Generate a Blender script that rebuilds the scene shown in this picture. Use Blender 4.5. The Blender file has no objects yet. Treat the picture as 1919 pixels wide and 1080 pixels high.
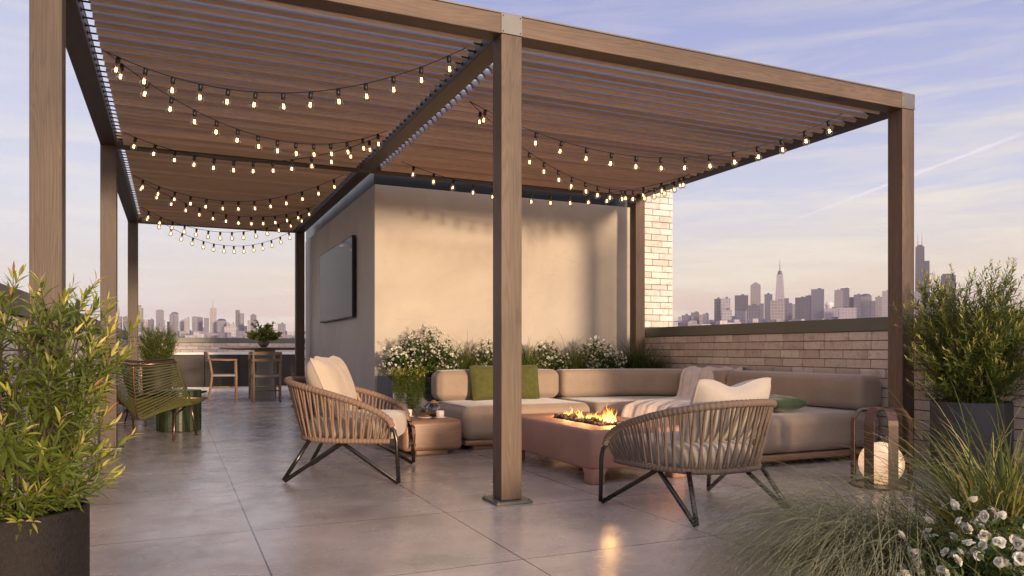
import bpy, math, random
from mathutils import Vector, Matrix
R = math.radians
scene = bpy.context.scene
col = scene.collection

# ------------------------------------------------------------------ camera
cam_d = bpy.data.cameras.new("camera")
cam = bpy.data.objects.new("camera", cam_d)
col.objects.link(cam)
cam_d.sensor_width = 36.0
cam_d.lens = 36.0 * 1415 / 1919
cam_d.shift_y = 116.0 / 1919
cam_d.clip_start = 0.05
cam_d.clip_end = 20000
cam.location = (0, 0, 1.0)
cam.rotation_euler = (R(90), 0, -math.atan(634 / 1415))
scene.camera = cam

# ------------------------------------------------------------------ light
SUN_EL = 6.0
SUN_AZ = 8.0       # light travels towards +Y and this much towards -X
sd = bpy.data.lights.new("sun", 'SUN')
sd.energy = 5.0
sd.angle = R(5.0)
sd.color = (1.0, 0.72, 0.47)
sun = bpy.data.objects.new("sun", sd)
col.objects.link(sun)
dirv = Vector((-math.sin(R(SUN_AZ)) * math.cos(R(SUN_EL)), math.cos(R(SUN_AZ)) * math.cos(R(SUN_EL)), -math.sin(R(SUN_EL))))
sun.rotation_euler = dirv.to_track_quat('-Z', 'Y').to_euler()

scene.render.engine = 'CYCLES'
scene.view_settings.view_transform = 'Standard'
scene.view_settings.look = 'None'
scene.view_settings.exposure = 0.0
scene.view_settings.gamma = 1.0
scene.cycles.use_denoising = True
scene.cycles.max_bounces = 8
scene.cycles.diffuse_bounces = 4
scene.cycles.transparent_max_bounces = 24
scene.cycles.sample_clamp_indirect = 4.0


def lin(c):
    return tuple(((v / 12.92) if v <= 0.04045 else ((v + 0.055) / 1.055) ** 2.4) for v in [x / 255 for x in c]) + (1,)


def build_world():
    w = bpy.data.worlds.new("World")
    scene.world = w
    w.use_nodes = True
    nt = w.node_tree
    nt.nodes.clear()
    N, L = nt.nodes.new, nt.links.new
    out = N('ShaderNodeOutputWorld')
    bg = N('ShaderNodeBackground')
    tc = N('ShaderNodeTexCoord')
    sep = N('ShaderNodeSeparateXYZ')
    L(tc.outputs['Generated'], sep.inputs[0])
    # gradient with elevation
    ramp = N('ShaderNodeValToRGB')
    stops = [(0.0, (206, 182, 180)), (0.045, (232, 202, 186)), (0.085, (240, 222, 198)), (0.13, (228, 220, 216)),
             (0.19, (208, 211, 230)), (0.28, (184, 191, 226)), (0.42, (155, 164, 213)), (1.0, (152, 146, 172))]
    el = ramp.color_ramp.elements
    el[0].position, el[0].color = stops[0][0], lin(stops[0][1])
    el[1].position, el[1].color = stops[-1][0], lin(stops[-1][1])
    for p, c in stops[1:-1]:
        e = el.new(p)
        e.color = lin(c)
    L(sep.outputs['Z'], ramp.inputs[0])
    # streaky evening clouds
    mp = N('ShaderNodeMapping')
    mp.inputs['Scale'].default_value = (1.5, 1.5, 13.0)
    mp.inputs['Rotation'].default_value = (R(5), R(-4), 0)
    L(tc.outputs['Generated'], mp.inputs[0])
    nz = N('ShaderNodeTexNoise')
    nz.inputs['Scale'].default_value = 2.6
    nz.inputs['Detail'].default_value = 7
    nz.inputs['Roughness'].default_value = 0.62
    nz.inputs['Distortion'].default_value = 0.6
    L(mp.outputs[0], nz.inputs[0])
    cr = N('ShaderNodeValToRGB')
    cr.color_ramp.elements[0].position = 0.43
    cr.color_ramp.elements[0].color = (0, 0, 0, 1)
    cr.color_ramp.elements[1].position = 0.68
    cr.color_ramp.elements[1].color = (1, 1, 1, 1)
    L(nz.outputs['Fac'], cr.inputs[0])
    zr = N('ShaderNodeMapRange')      # thin out upwards
    zr.inputs['From Min'].default_value = 0.02
    zr.inputs['From Max'].default_value = 0.42
    zr.inputs['To Min'].default_value = 0.95
    zr.inputs['To Max'].default_value = 0.20
    L(sep.outputs['Z'], zr.inputs[0])
    m1 = N('ShaderNodeMath')
    m1.operation = 'MULTIPLY'
    L(cr.outputs[0], m1.inputs[0])
    L(zr.outputs[0], m1.inputs[1])
    mix = N('ShaderNodeMixRGB')
    mix.inputs[2].default_value = lin((250, 238, 218))
    L(m1.outputs[0], mix.inputs[0])
    L(ramp.outputs[0], mix.inputs[1])
    # brighter veil towards the left of the view
    dv = N('ShaderNodeVectorMath')
    dv.operation = 'DOT_PRODUCT'
    d = Vector((-0.45, 0.89, 0.06)).normalized()
    dv.inputs[1].default_value = d
    L(tc.outputs['Generated'], dv.inputs[0])
    gr = N('ShaderNodeMapRange')
    gr.interpolation_type = 'SMOOTHSTEP'
    gr.inputs['From Min'].default_value = 0.72
    gr.inputs['From Max'].default_value = 1.0
    gr.inputs['To Max'].default_value = 0.55
    L(dv.outputs['Value'], gr.inputs[0])
    mix2 = N('ShaderNodeMixRGB')
    mix2.inputs[2].default_value = lin((226, 228, 240))
    L(gr.outputs[0], mix2.inputs[0])
    L(mix.outputs[0], mix2.inputs[1])
    # the sunset side of the sky, behind the camera, is several times brighter
    ds = N('ShaderNodeVectorMath')
    ds.operation = 'DOT_PRODUCT'
    ds.inputs[1].default_value = -dirv
    L(tc.outputs['Generated'], ds.inputs[0])
    gs = N('ShaderNodeMapRange')
    gs.interpolation_type = 'SMOOTHSTEP'
    gs.inputs['From Min'].default_value = -0.25
    gs.inputs['From Max'].default_value = 1.0
    gs.inputs['To Max'].default_value = 1.0
    L(ds.outputs['Value'], gs.inputs[0])
    glow = N('ShaderNodeMixRGB')
    glow.blend_type = 'ADD'
    glow.inputs[2].default_value = (0.9, 0.72, 0.60, 1)
    L(gs.outputs[0], glow.inputs[0])
    zb = N('ShaderNodeMapRange')
    zb.inputs['From Min'].default_value = 0.45
    zb.inputs['From Max'].default_value = 0.9
    zb.inputs['To Min'].default_value = 1.0
    zb.inputs['To Max'].default_value = 1.5
    L(sep.outputs['Z'], zb.inputs[0])
    zs = N('ShaderNodeVectorMath')
    zs.operation = 'SCALE'
    L(mix2.outputs[0], zs.inputs[0])
    L(zb.outputs[0], zs.inputs['Scale'])
    L(zs.outputs[0], glow.inputs[1])
    mix2 = glow
    # contrail: a thin band round a great circle, limited along its length

    def pix(px, py):
        f = 1415.0
        F = Vector((0.4088, 0.9126, 0))
        Rr = Vector((0.9126, -0.4088, 0))
        return (F + Rr * ((px - 960) / f) + Vector((0, 0, (656 - py) / f))).normalized()
    a, b = pix(1455, 424), pix(1885, 262)
    n = a.cross(b).normalized()
    dn = N('ShaderNodeVectorMath')
    dn.operation = 'DOT_PRODUCT'
    dn.inputs[1].default_value = n
    nz2 = N('ShaderNodeTexNoise')
    nz2.inputs['Scale'].default_value = 55
    nz2.inputs['Detail'].default_value = 4
    L(tc.outputs['Generated'], nz2.inputs[0])
    L(tc.outputs['Generated'], dn.inputs[0])
    ab = N('ShaderNodeMath')
    ab.operation = 'ABSOLUTE'
    L(dn.outputs['Value'], ab.inputs[0])
    jit = N('ShaderNodeMath')
    jit.operation = 'MULTIPLY_ADD'
    jit.inputs[1].default_value = 0.007
    jit.inputs[2].default_value = -0.0005
    L(nz2.outputs['Fac'], jit.inputs[0])
    wid = N('ShaderNodeMapRange')
    wid.interpolation_type = 'SMOOTHSTEP'
    wid.inputs['From Min'].default_value = 0.0
    wid.inputs['To Min'].default_value = 1.0
    wid.inputs['To Max'].default_value = 0.0
    L(ab.outputs[0], wid.inputs[0])
    L(jit.outputs[0], wid.inputs['From Max'])
    mid = (a + b).normalized()
    mid = pix(1690, 336)
    dm = N('ShaderNodeVectorMath')
    dm.operation = 'DOT_PRODUCT'
    dm.inputs[1].default_value = mid
    L(tc.outputs['Generated'], dm.inputs[0])
    ln = N('ShaderNodeMapRange')
    ln.interpolation_type = 'SMOOTHSTEP'
    ln.inputs['From Min'].default_value = mid.dot(a)
    ln.inputs['From Max'].default_value = 0.9975
    ln.inputs['To Max'].default_value = 0.95
    L(dm.outputs['Value'], ln.inputs[0])
    m2 = N('ShaderNodeMath')
    m2.operation = 'MULTIPLY'
    L(wid.outputs[0], m2.inputs[0])
    L(ln.outputs[0], m2.inputs[1])
    mix3 = N('ShaderNodeMixRGB')
    mix3.inputs[2].default_value = lin((240, 232, 240))
    L(m2.outputs[0], mix3.inputs[0])
    L(mix2.outputs[0], mix3.inputs[1])
    # physical sky underneath, blended in
    sky = N('ShaderNodeTexSky')
    sky.sky_type = 'NISHITA'
    sky.sun_disc = False
    sky.sun_elevation = R(SUN_EL)
    sky.sun_rotation = math.atan2(-dirv.x, -dirv.y)
    sc = N('ShaderNodeVectorMath')
    sc.operation = 'SCALE'
    sc.inputs['Scale'].default_value = 0.1
    L(sky.outputs[0], sc.inputs[0])
    mix4 = N('ShaderNodeMixRGB')
    mix4.inputs[0].default_value = 0.10
    L(mix3.outputs[0], mix4.inputs[1])
    L(sc.outputs[0], mix4.inputs[2])
    L(mix4.outputs[0], bg.inputs[0])
    bg.inputs[1].default_value = 1.12
    L(bg.outputs[0], out.inputs[0])


build_world()

# ------------------------------------------------------------------ helpers


class MB:
    def __init__(s):
        s.v, s.f, s.m, s.t, s.sm = [], [], [], [], []

    def face(s, idx, mi=0, t=0.5, sm=False):
        s.f.append(idx)
        s.m.append(mi)
        s.t.append(t)
        s.sm.append(sm)

    def box(s, x0, x1, y0, y1, z0, z1, mi=0, t=0.5, M=None):
        b = len(s.v)
        for x in (x0, x1):
            for y in (y0, y1):
                for z in (z0, z1):
                    p = Vector((x, y, z))
                    s.v.append(tuple(M @ p) if M else tuple(p))
        for q in ((0, 1, 3, 2), (4, 6, 7, 5), (0, 4, 5, 1), (2, 3, 7, 6), (0, 2, 6, 4), (1, 5, 7, 3)):
            s.face([b + i for i in q], mi, t)

    def bbox(s, x0, x1, y0, y1, z0, z1, r, mi=0, t=0.5, M=None, seg=1, puff=0.0, sm=False):
        """box with rounded edges, welded"""
        c = Vector(((x0 + x1) / 2, (y0 + y1) / 2, (z0 + z1) / 2))
        h = ((x1 - x0) / 2, (y1 - y0) / 2, (z1 - z0) / 2)
        r = min(r, min(h) * 0.999)
        ax = []
        for k in range(3):
            a = [-h[k] + r * (1 - math.cos(math.pi / 2 * i / seg)) if False else -h[k] + r * i / seg for i in range(seg + 1)]
            nmid = 1 if puff == 0 else max(2, int((2 * h[k] - 2 * r) / 0.05))
            nmid = min(nmid, 16)
            mid = [(-h[k] + r) + (2 * h[k] - 2 * r) * i / nmid for i in range(1, nmid)]
            ax.append(a + mid + [-q for q in reversed(a)])
        cache = {}

        def vert(p):
            key = (round(p[0], 5), round(p[1], 5), round(p[2], 5))
            if key in cache:
                return cache[key]
            inner = Vector([max(-(h[k] - r), min(h[k] - r, p[k])) for k in range(3)])
            d = Vector(p) - inner
            if d.length > 1e-9:
                # spread angles evenly in the rounded zone
                dd = Vector([math.tan(max(-1, min(1, q / r)) * math.pi / 4) for q in d]) if seg > 1 else d
                q = inner + dd.normalized() * r
            else:
                q = inner
            if puff:
                u = [p[k] / h[k] for k in range(3)]
                for k in range(3):
                    o = [j for j in range(3) if j != k]
                    q[k] += u[k] * puff * (1 - u[o[0]] ** 4) * (1 - u[o[1]] ** 4)
            q = q + c
            if M:
                q = M @ q
            cache[key] = len(s.v)
            s.v.append(tuple(q))
            return cache[key]
        for k in range(3):
            i, j = (k + 1) % 3, (k + 2) % 3
            for side in (-1, 1):
                for a in range(len(ax[i]) - 1):
                    for b in range(len(ax[j]) - 1):
                        q = []
                        for (u, w) in ((ax[i][a], ax[j][b]), (ax[i][a + 1], ax[j][b]), (ax[i][a + 1], ax[j][b + 1]), (ax[i][a], ax[j][b + 1])):
                            p = [0, 0, 0]
                            p[k] = side * h[k]
                            p[i] = u
                            p[j] = w
                            q.append(vert(p))
                        if side < 0:
                            q.reverse()
                        s.face(q, mi, t, sm)

    def tube(s, pts, r, n=8, closed=False, mi=0, t=0.5, caps=True, sm=True):
        pts = [Vector(p) for p in pts]
        m = len(pts)
        rr = r if hasattr(r, '__len__') else [r] * m
        b = len(s.v)
        up = Vector((0, 0, 1))
        T0 = (pts[1] - pts[0]).normalized()
        if abs(T0.dot(up)) > 0.95:
            up = Vector((1, 0, 0))
        nrm = (up - T0 * up.dot(T0)).normalized()
        for i, p in enumerate(pts):
            if closed:
                T = (pts[(i + 1) % m] - pts[i - 1]).normalized()
            elif i == 0:
                T = T0
            elif i == m - 1:
                T = (pts[-1] - pts[-2]).normalized()
            else:
                T = (pts[i + 1] - pts[i - 1]).normalized()
            nrm = nrm - T * nrm.dot(T)
            nrm = nrm.normalized() if nrm.length > 1e-6 else T.orthogonal().normalized()
            bn = T.cross(nrm)
            for k in range(n):
                a = 2 * math.pi * k / n
                s.v.append(tuple(p + (nrm * math.cos(a) + bn * math.sin(a)) * rr[i]))
        for i in range(m if closed else m - 1):
            for k in range(n):
                j = (i + 1) % m
                s.face([b + i * n + k, b + i * n + (k + 1) % n, b + j * n + (k + 1) % n, b + j * n + k], mi, t, sm)
        if caps and not closed:
            s.face([b + k for k in range(n)][::-1], mi, t)
            s.face([b + (m - 1) * n + k for k in range(n)], mi, t)

    def strip(s, pts, side, w, mi=0, t=0.5):
        """a flat blade: pts path, side vector, widths"""
        b = len(s.v)
        side = Vector(side)
        for p, ww in zip(pts, w):
            p = Vector(p)
            s.v.append(tuple(p - side * ww))
            s.v.append(tuple(p + side * ww))
        for i in range(len(pts) - 1):
            s.face([b + 2 * i, b + 2 * i + 1, b + 2 * i + 3, b + 2 * i + 2], mi, t, True)

    def lathe(s, prof, c=(0, 0, 0), n=32, mi=0, t=0.5, M=None, sm=True):
        b = len(s.v)
        for (r, z) in prof:
            for k in range(n):
                a = 2 * math.pi * k / n
                p = Vector((c[0] + r * math.cos(a), c[1] + r * math.sin(a), c[2] + z))
                s.v.append(tuple(M @ p) if M else tuple(p))
        for i in range(len(prof) - 1):
            for k in range(n):
                s.face([b + i * n + k, b + i * n + (k + 1) % n, b + (i + 1) * n + (k + 1) % n, b + (i + 1) * n + k], mi, t, sm)

    def grid(s, P, nu, nv, mi=0, t=0.5, closed_u=False, sm=True):
        b = len(s.v)
        for i in range(nu):
            for j in range(nv):
                s.v.append(tuple(P(i, j)))
        for i in range(nu if closed_u else nu - 1):
            for j in range(nv - 1):
                k = (i + 1) % nu
                s.face([b + i * nv + j, b + k * nv + j, b + k * nv + j + 1, b + i * nv + j + 1], mi, t, sm)

    def mesh(s, name, mats):
        me = bpy.data.meshes.new(name)
        me.from_pydata(s.v, [], s.f)
        for m in (mats if isinstance(mats, (list, tuple)) else [mats]):
            me.materials.append(m)
        me.polygons.foreach_set('material_index', s.m)
        me.polygons.foreach_set('use_smooth', s.sm)
        at = me.attributes.new('tint', 'FLOAT', 'FACE')
        at.data.foreach_set('value', [float(x) for x in s.t])
        me.update()
        return me

    def build(s, name, mats, parent=None, loc=None, kind=None):
        o = bpy.data.objects.new(name, s.mesh(name, mats))
        col.objects.link(o)
        if parent is not None:
            o.parent = parent
        if loc is not None:
            o.location = loc
        if kind:
            o['kind'] = kind
        return o


def tag(o, label, cat, group=None, kind=None):
    o['label'] = label
    o['category'] = cat
    if group:
        o['group'] = group
    if kind:
        o['kind'] = kind
    return o


def thing(name, label, cat, loc=(0, 0, 0), rz=0.0, group=None):
    o = bpy.data.objects.new(name, None)
    o.empty_display_size = 0.1
    col.objects.link(o)
    o.location = loc
    o.rotation_euler = (0, 0, rz)
    return tag(o, label, cat, group)


def kids(o):
    return [x for x in bpy.data.objects if x.parent is o]


def dup(o, loc, rz, label, parent=None):
    c = o.copy()
    col.objects.link(c)
    if parent is not None:
        c.parent = parent
    else:
        c.location = loc
        c.rotation_euler = (0, 0, rz)
        c['label'] = label
    for k in kids(o):
        dup(k, None, None, None, c)
    return c


# ------------------------------------------------------------------ materials
MT = {}


def newmat(name):
    m = bpy.data.materials.new(name)
    m.use_nodes = True
    nt = m.node_tree
    b = nt.nodes['Principled BSDF']
    MT[name] = m
    return m, nt, b, nt.nodes.new, nt.links.new


def setc(b, c, rough=0.5, metal=0.0, spec=0.5):
    b.inputs['Base Color'].default_value = tuple(c[:3]) + (1,)
    b.inputs['Roughness'].default_value = rough
    b.inputs['Metallic'].default_value = metal
    b.inputs['Specular IOR Level'].default_value = spec


def coords(N, L, scale=(1, 1, 1), rot=(0, 0, 0), kind='Object'):
    tc = N('ShaderNodeTexCoord')
    mp = N('ShaderNodeMapping')
    mp.inputs['Scale'].default_value = scale
    mp.inputs['Rotation'].default_value = rot
    L(tc.outputs[kind], mp.inputs[0])
    return mp.outputs[0]


def noise(N, L, vec, scale, detail=4, rough=0.5, dist=0.0):
    n = N('ShaderNodeTexNoise')
    n.inputs['Scale'].default_value = scale
    n.inputs['Detail'].default_value = detail
    n.inputs['Roughness'].default_value = rough
    n.inputs['Distortion'].default_value = dist
    L(vec, n.inputs[0])
    return n.outputs['Fac']


def ramp(N, L, fac, stops):
    r = N('ShaderNodeValToRGB')
    el = r.color_ramp.elements
    el[0].position, el[0].color = stops[0][0], tuple(stops[0][1][:3]) + (1,)
    el[1].position, el[1].color = stops[-1][0], tuple(stops[-1][1][:3]) + (1,)
    for p, c in stops[1:-1]:
        e = el.new(p)
        e.color = tuple(c[:3]) + (1,)
    L(fac, r.inputs[0])
    return r.outputs[0]


def bump(N, L, b, h, strength=0.2, dist=0.01):
    n = N('ShaderNodeBump')
    n.inputs['Strength'].default_value = strength
    n.inputs['Distance'].default_value = dist
    L(h, n.inputs['Height'])
    L(n.outputs[0], b.inputs['Normal'])


def tintnode(N):
    a = N('ShaderNodeAttribute')
    a.attribute_name = 'tint'
    return a.outputs['Fac']


def mixc(N, L, f, a, b, mode='MIX'):
    m = N('ShaderNodeMixRGB')
    m.blend_type = mode
    for k, v in ((0, f), (1, a), (2, b)):
        if isinstance(v, (int, float)):
            m.inputs[k].default_value = v
        elif isinstance(v, (tuple, list)):
            m.inputs[k].default_value = tuple(v[:3]) + (1,)
        else:
            L(v, m.inputs[k])
    return m.outputs[0]


def wood(name, c1, c2, axis='Z', scale=1.0, rough=0.5, knots=False, tvar=0.25, spec=0.35):
    m, nt, b, N, L = newmat(name)
    s = {'X': (0.6, 9, 9), 'Y': (9, 0.6, 9), 'Z': (9, 9, 0.6)}[axis]
    # shift the pattern per piece by tint
    tc = N('ShaderNodeTexCoord')
    off = N('ShaderNodeVectorMath')
    off.operation = 'ADD'
    L(tc.outputs['Object'], off.inputs[0])
    tn = tintnode(N)
    mul = N('ShaderNodeMath')
    mul.operation = 'MULTIPLY'
    mul.inputs[1].default_value = 37.0
    L(tn, mul.inputs[0])
    cb = N('ShaderNodeCombineXYZ')
    for i in range(3):
        L(mul.outputs[0], cb.inputs[i])
    L(cb.outputs[0], off.inputs[1])
    mp = N('ShaderNodeMapping')
    mp.inputs['Scale'].default_value = [q * scale for q in s]
    L(off.outputs[0], mp.inputs[0])
    n1 = noise(N, L, mp.outputs[0], 1.1, 3, 0.5, 1.2)
    # growth rings from a warped low frequency field
    rings = N('ShaderNodeMath')
    rings.operation = 'MULTIPLY'
    rings.inputs[1].default_value = 14.0
    L(n1, rings.inputs[0])
    fr = N('ShaderNodeMath')
    fr.operation = 'PINGPONG'
    fr.inputs[1].default_value = 0.5
    L(rings.outputs[0], fr.inputs[0])
    mp2 = N('ShaderNodeMapping')
    mp2.inputs['Scale'].default_value = [q * scale * (1.2 if q < 1 else 9) for q in s]
    L(off.outputs[0], mp2.inputs[0])
    fib = noise(N, L, mp2.outputs[0], 2.0, 5, 0.65)
    mx = mixc(N, L, 0.55, fr.outputs[0], fib)
    colr = ramp(N, L, mx, [(0.22, c1), (0.5, [(p + q) / 2 for p, q in zip(c1, c2)]), (0.72, c2)])
    big = noise(N, L, mp.outputs[0], 0.35, 2, 0.5)
    dark = ramp(N, L, big, [(0.3, (0.72, 0.70, 0.68)), (0.7, (1.15, 1.12, 1.08))])
    c = mixc(N, L, 1.0, colr, dark, 'MULTIPLY')
    tv = N('ShaderNodeMapRange')
    tv.inputs['To Min'].default_value = 1 - tvar
    tv.inputs['To Max'].default_value = 1 + tvar
    L(tn, tv.inputs[0])
    c = mixc(N, L, 1.0, c, tv.outputs[0], 'MULTIPLY')
    if knots:
        mk = N('ShaderNodeMapping')
        mk.inputs['Scale'].default_value = [3.0 if q > 1 else 1.3 for q in s]
        L(off.outputs[0], mk.inputs[0])
        vo = N('ShaderNodeTexVoronoi')
        vo.inputs['Scale'].default_value = 1.0
        L(mk.outputs[0], vo.inputs[0])
        kn = ramp(N, L, vo.outputs['Distance'], [(0.0, (0.30, 0.28, 0.27)), (0.07, (0.5, 0.46, 0.44)), (0.15, (1, 1, 1))])
        c = mixc(N, L, 1.0, c, kn, 'MULTIPLY')
        st_ = ramp(N, L, noise(N, L, off.outputs[0], 1.6, 5, 0.6), [(0.32, (0.78, 0.80, 0.83)), (0.6, (1.06, 1.04, 1.02))])
        c = mixc(N, L, 1.0, c, st_, 'MULTIPLY')
    L(c, b.inputs['Base Color'])
    b.inputs['Roughness'].default_value = rough
    b.inputs['Specular IOR Level'].default_value = spec
    bump(N, L, b, fib, 0.4, 0.003)
    return m


def plain(name, c, rough=0.5, metal=0.0, var=0.12, nscale=8.0, bstr=0.1, bscale=60.0, spec=0.5, tvar=0.0, bdist=0.002):
    m, nt, b, N, L = newmat(name)
    setc(b, c, rough, metal, spec)
    vec = coords(N, L)
    n = noise(N, L, vec, nscale, 5, 0.6)
    cc = ramp(N, L, n, [(0.3, [q * (1 - var) for q in c[:3]]), (0.7, [q * (1 + var) for q in c[:3]])])
    if tvar:
        tv = N('ShaderNodeMapRange')
        tv.inputs['To Min'].default_value = 1 - tvar
        tv.inputs['To Max'].default_value = 1 + tvar
        L(tintnode(N), tv.inputs[0])
        cc = mixc(N, L, 1.0, cc, tv.outputs[0], 'MULTIPLY')
    L(cc, b.inputs['Base Color'])
    rr = N('ShaderNodeMapRange')
    rr.inputs['To Min'].default_value = max(0, rough - 0.1)
    rr.inputs['To Max'].default_value = min(1, rough + 0.1)
    L(n, rr.inputs[0])
    L(rr.outputs[0], b.inputs['Roughness'])
    if bstr:
        bump(N, L, b, noise(N, L, vec, bscale, 4, 0.6), bstr, bdist)
    return m


def leafmat(name, stops, rough=0.5, trans=0.25):
    m, nt, b, N, L = newmat(name)
    c = ramp(N, L, tintnode(N), stops)
    n = noise(N, L, coords(N, L), 30, 2)
    c = mixc(N, L, 1.0, c, ramp(N, L, n, [(0.3, (0.8, 0.8, 0.8)), (0.7, (1.2, 1.2, 1.2))]), 'MULTIPLY')
    L(c, b.inputs['Base Color'])
    b.inputs['Roughness'].default_value = rough
    b.inputs['Specular IOR Level'].default_value = 0.3
    tr = N('ShaderNodeBsdfTranslucent')
    L(c, tr.inputs[0])
    mx = N('ShaderNodeMixShader')
    mx.inputs[0].default_value = trans
    out = nt.nodes['Material Output']
    L(b.outputs[0], mx.inputs[1])
    L(tr.outputs[0], mx.inputs[2])
    L(mx.outputs[0], out.inputs[0])
    return m


def fabric(name, c, rough=0.9, var=0.12, sheen=0.4, weave=500, big=3.0):
    m, nt, b, N, L = newmat(name)
    vec = coords(N, L)
    n = noise(N, L, vec, big, 5, 0.65)
    cc = ramp(N, L, n, [(0.3, [q * (1 - var) for q in c[:3]]), (0.72, [q * (1 + var) for q in c[:3]])])
    fine = noise(N, L, vec, weave, 2, 0.5)
    cc = mixc(N, L, 1.0, cc, ramp(N, L, fine, [(0.3, (0.88, 0.88, 0.88)), (0.7, (1.1, 1.1, 1.1))]), 'MULTIPLY')
    L(cc, b.inputs['Base Color'])
    b.inputs['Roughness'].default_value = rough
    b.inputs['Specular IOR Level'].default_value = 0.2
    b.inputs['Sheen Weight'].default_value = sheen
    b.inputs['Sheen Roughness'].default_value = 0.4
    wr = noise(N, L, vec, 9, 3, 0.5, 0.8)
    hh = mixc(N, L, 0.25, wr, fine)
    bump(N, L, b, hh, 0.5, 0.014)
    return m


def emis(name, c, s):
    m, nt, b, N, L = newmat(name)
    e = N('ShaderNodeEmission')
    e.inputs[0].default_value = tuple(c) + (1,)
    e.inputs[1].default_value = s
    L(e.outputs[0], nt.nodes['Material Output'].inputs[0])
    return m


def clearglass(name, tint=(1, 1, 1), gl=0.12, rough=0.03):
    m, nt, b, N, L = newmat(name)
    t = N('ShaderNodeBsdfTransparent')
    t.inputs[0].default_value = tuple(tint) + (1,)
    g = N('ShaderNodeBsdfGlossy')
    g.inputs['Roughness'].default_value = rough
    lw = N('ShaderNodeLayerWeight')
    lw.inputs[0].default_value = 0.35
    mr = N('ShaderNodeMapRange')
    mr.inputs['To Min'].default_value = 0.04
    mr.inputs['To Max'].default_value = gl * 5
    L(lw.outputs['Facing'], mr.inputs[0])
    mx = N('ShaderNodeMixShader')
    L(mr.outputs[0], mx.inputs[0])
    L(t.outputs[0], mx.inputs[1])
    L(g.outputs[0], mx.inputs[2])
    L(mx.outputs[0], nt.nodes['Material Output'].inputs[0])
    return m


# pergola timber
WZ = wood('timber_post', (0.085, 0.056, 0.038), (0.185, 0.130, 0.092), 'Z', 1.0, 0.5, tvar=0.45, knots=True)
WX = wood('timber_beam_across', (0.085, 0.056, 0.038), (0.185, 0.130, 0.092), 'X', 1.0, 0.5, tvar=0.45, knots=True)
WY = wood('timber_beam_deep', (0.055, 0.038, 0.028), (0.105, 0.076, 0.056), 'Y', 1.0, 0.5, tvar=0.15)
WL = wood('louvre_wood', (0.52, 0.375, 0.275), (0.74, 0.57, 0.44), 'X', 0.9, 0.5, tvar=0.16)
LTOP = plain('louvre_top', (0.26, 0.25, 0.255), 0.55, 0.0, 0.05, 2)
BLACK = plain('black_metal', (0.02, 0.021, 0.023), 0.4, 0.6, 0.1)
BRONZE = plain('bronze_tube', (0.075, 0.068, 0.06), 0.27, 0.9, 0.1, bstr=0.02)
COPPER = plain('copper_tube', (0.20, 0.12, 0.085), 0.3, 0.9, 0.1, bstr=0.02)
GREYM = plain('grey_metal', (0.13, 0.13, 0.127), 0.42, 0.5, 0.1, 3, 0.03)
CAPM = plain('coping_metal', (0.125, 0.125, 0.105), 0.40, 0.35, 0.15, 1.2, 0.03)
FASC = plain('fascia_metal', (0.035, 0.04, 0.045), 0.35, 0.6, 0.1, 2, 0.02)


def plaster_mat():
    m, nt, b, N, L = newmat('plaster')
    vec = coords(N, L)
    n = noise(N, L, vec, 0.9, 6, 0.62, 0.5)
    c = ramp(N, L, n, [(0.3, (0.38, 0.335, 0.285)), (0.7, (0.49, 0.44, 0.38))])
    # hairline trowel marks and a few pits
    vec2 = coords(N, L, (0.5, 0.5, 4.0), (0, 0.06, 0.0))
    ln = noise(N, L, vec2, 1.3, 2, 0.4, 0.4)
    a = N('ShaderNodeMath')
    a.operation = 'SUBTRACT'
    a.inputs[1].default_value = 0.5
    L(ln, a.inputs[0])
    ab = N('ShaderNodeMath')
    ab.operation = 'ABSOLUTE'
    L(a.outputs[0], ab.inputs[0])
    lr = ramp(N, L, ab.outputs[0], [(0.0, (0.88, 0.88, 0.88)), (0.005, (1, 1, 1))])
    msk = ramp(N, L, noise(N, L, vec, 1.7, 2), [(0.52, (0, 0, 0)), (0.6, (1, 1, 1))])
    c2 = mixc(N, L, msk, c, mixc(N, L, 1.0, c, lr, 'MULTIPLY'))
    L(c2, b.inputs['Base Color'])
    b.inputs['Roughness'].default_value = 0.72
    b.inputs['Specular IOR Level'].default_value = 0.3
    bump(N, L, b, mixc(N, L, 0.6, noise(N, L, vec, 3, 6, 0.6), noise(N, L, vec, 40, 3)), 0.22, 0.012)
    return m


PLASTER = plaster_mat()


def brick_mat(name, c1, c2, stain):
    m, nt, b, N, L = newmat(name)
    vec = coords(N, L)
    base = ramp(N, L, tintnode(N), [(0.0, c1), (1.0, c2)])
    n = noise(N, L, vec, 9, 7, 0.7, 0.5)
    c = mixc(N, L, ramp(N, L, n, [(0.5, (0, 0, 0)), (0.72, (0.75, 0.75, 0.75))]), base, stain)
    n2 = noise(N, L, vec, 60, 4, 0.7)
    c = mixc(N, L, 1.0, c, ramp(N, L, n2, [(0.3, (0.84, 0.84, 0.84)), (0.7, (1.12, 1.12, 1.12))]), 'MULTIPLY')
    L(c, b.inputs['Base Color'])
    b.inputs['Roughness'].default_value = 0.85
    b.inputs['Specular IOR Level'].default_value = 0.25
    bump(N, L, b, mixc(N, L, 0.5, n, n2), 0.5, 0.006)
    return m


BRICK = brick_mat('pale_brick', (0.50, 0.41, 0.345), (0.68, 0.575, 0.495), (0.32, 0.235, 0.18))
BRICKW = brick_mat('whitewashed_brick', (0.52, 0.50, 0.46), (0.72, 0.69, 0.64), (0.33, 0.29, 0.25))
MORTAR = plain('mortar', (0.15, 0.125, 0.11), 0.95, 0, 0.2, 20, 0.3)


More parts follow.
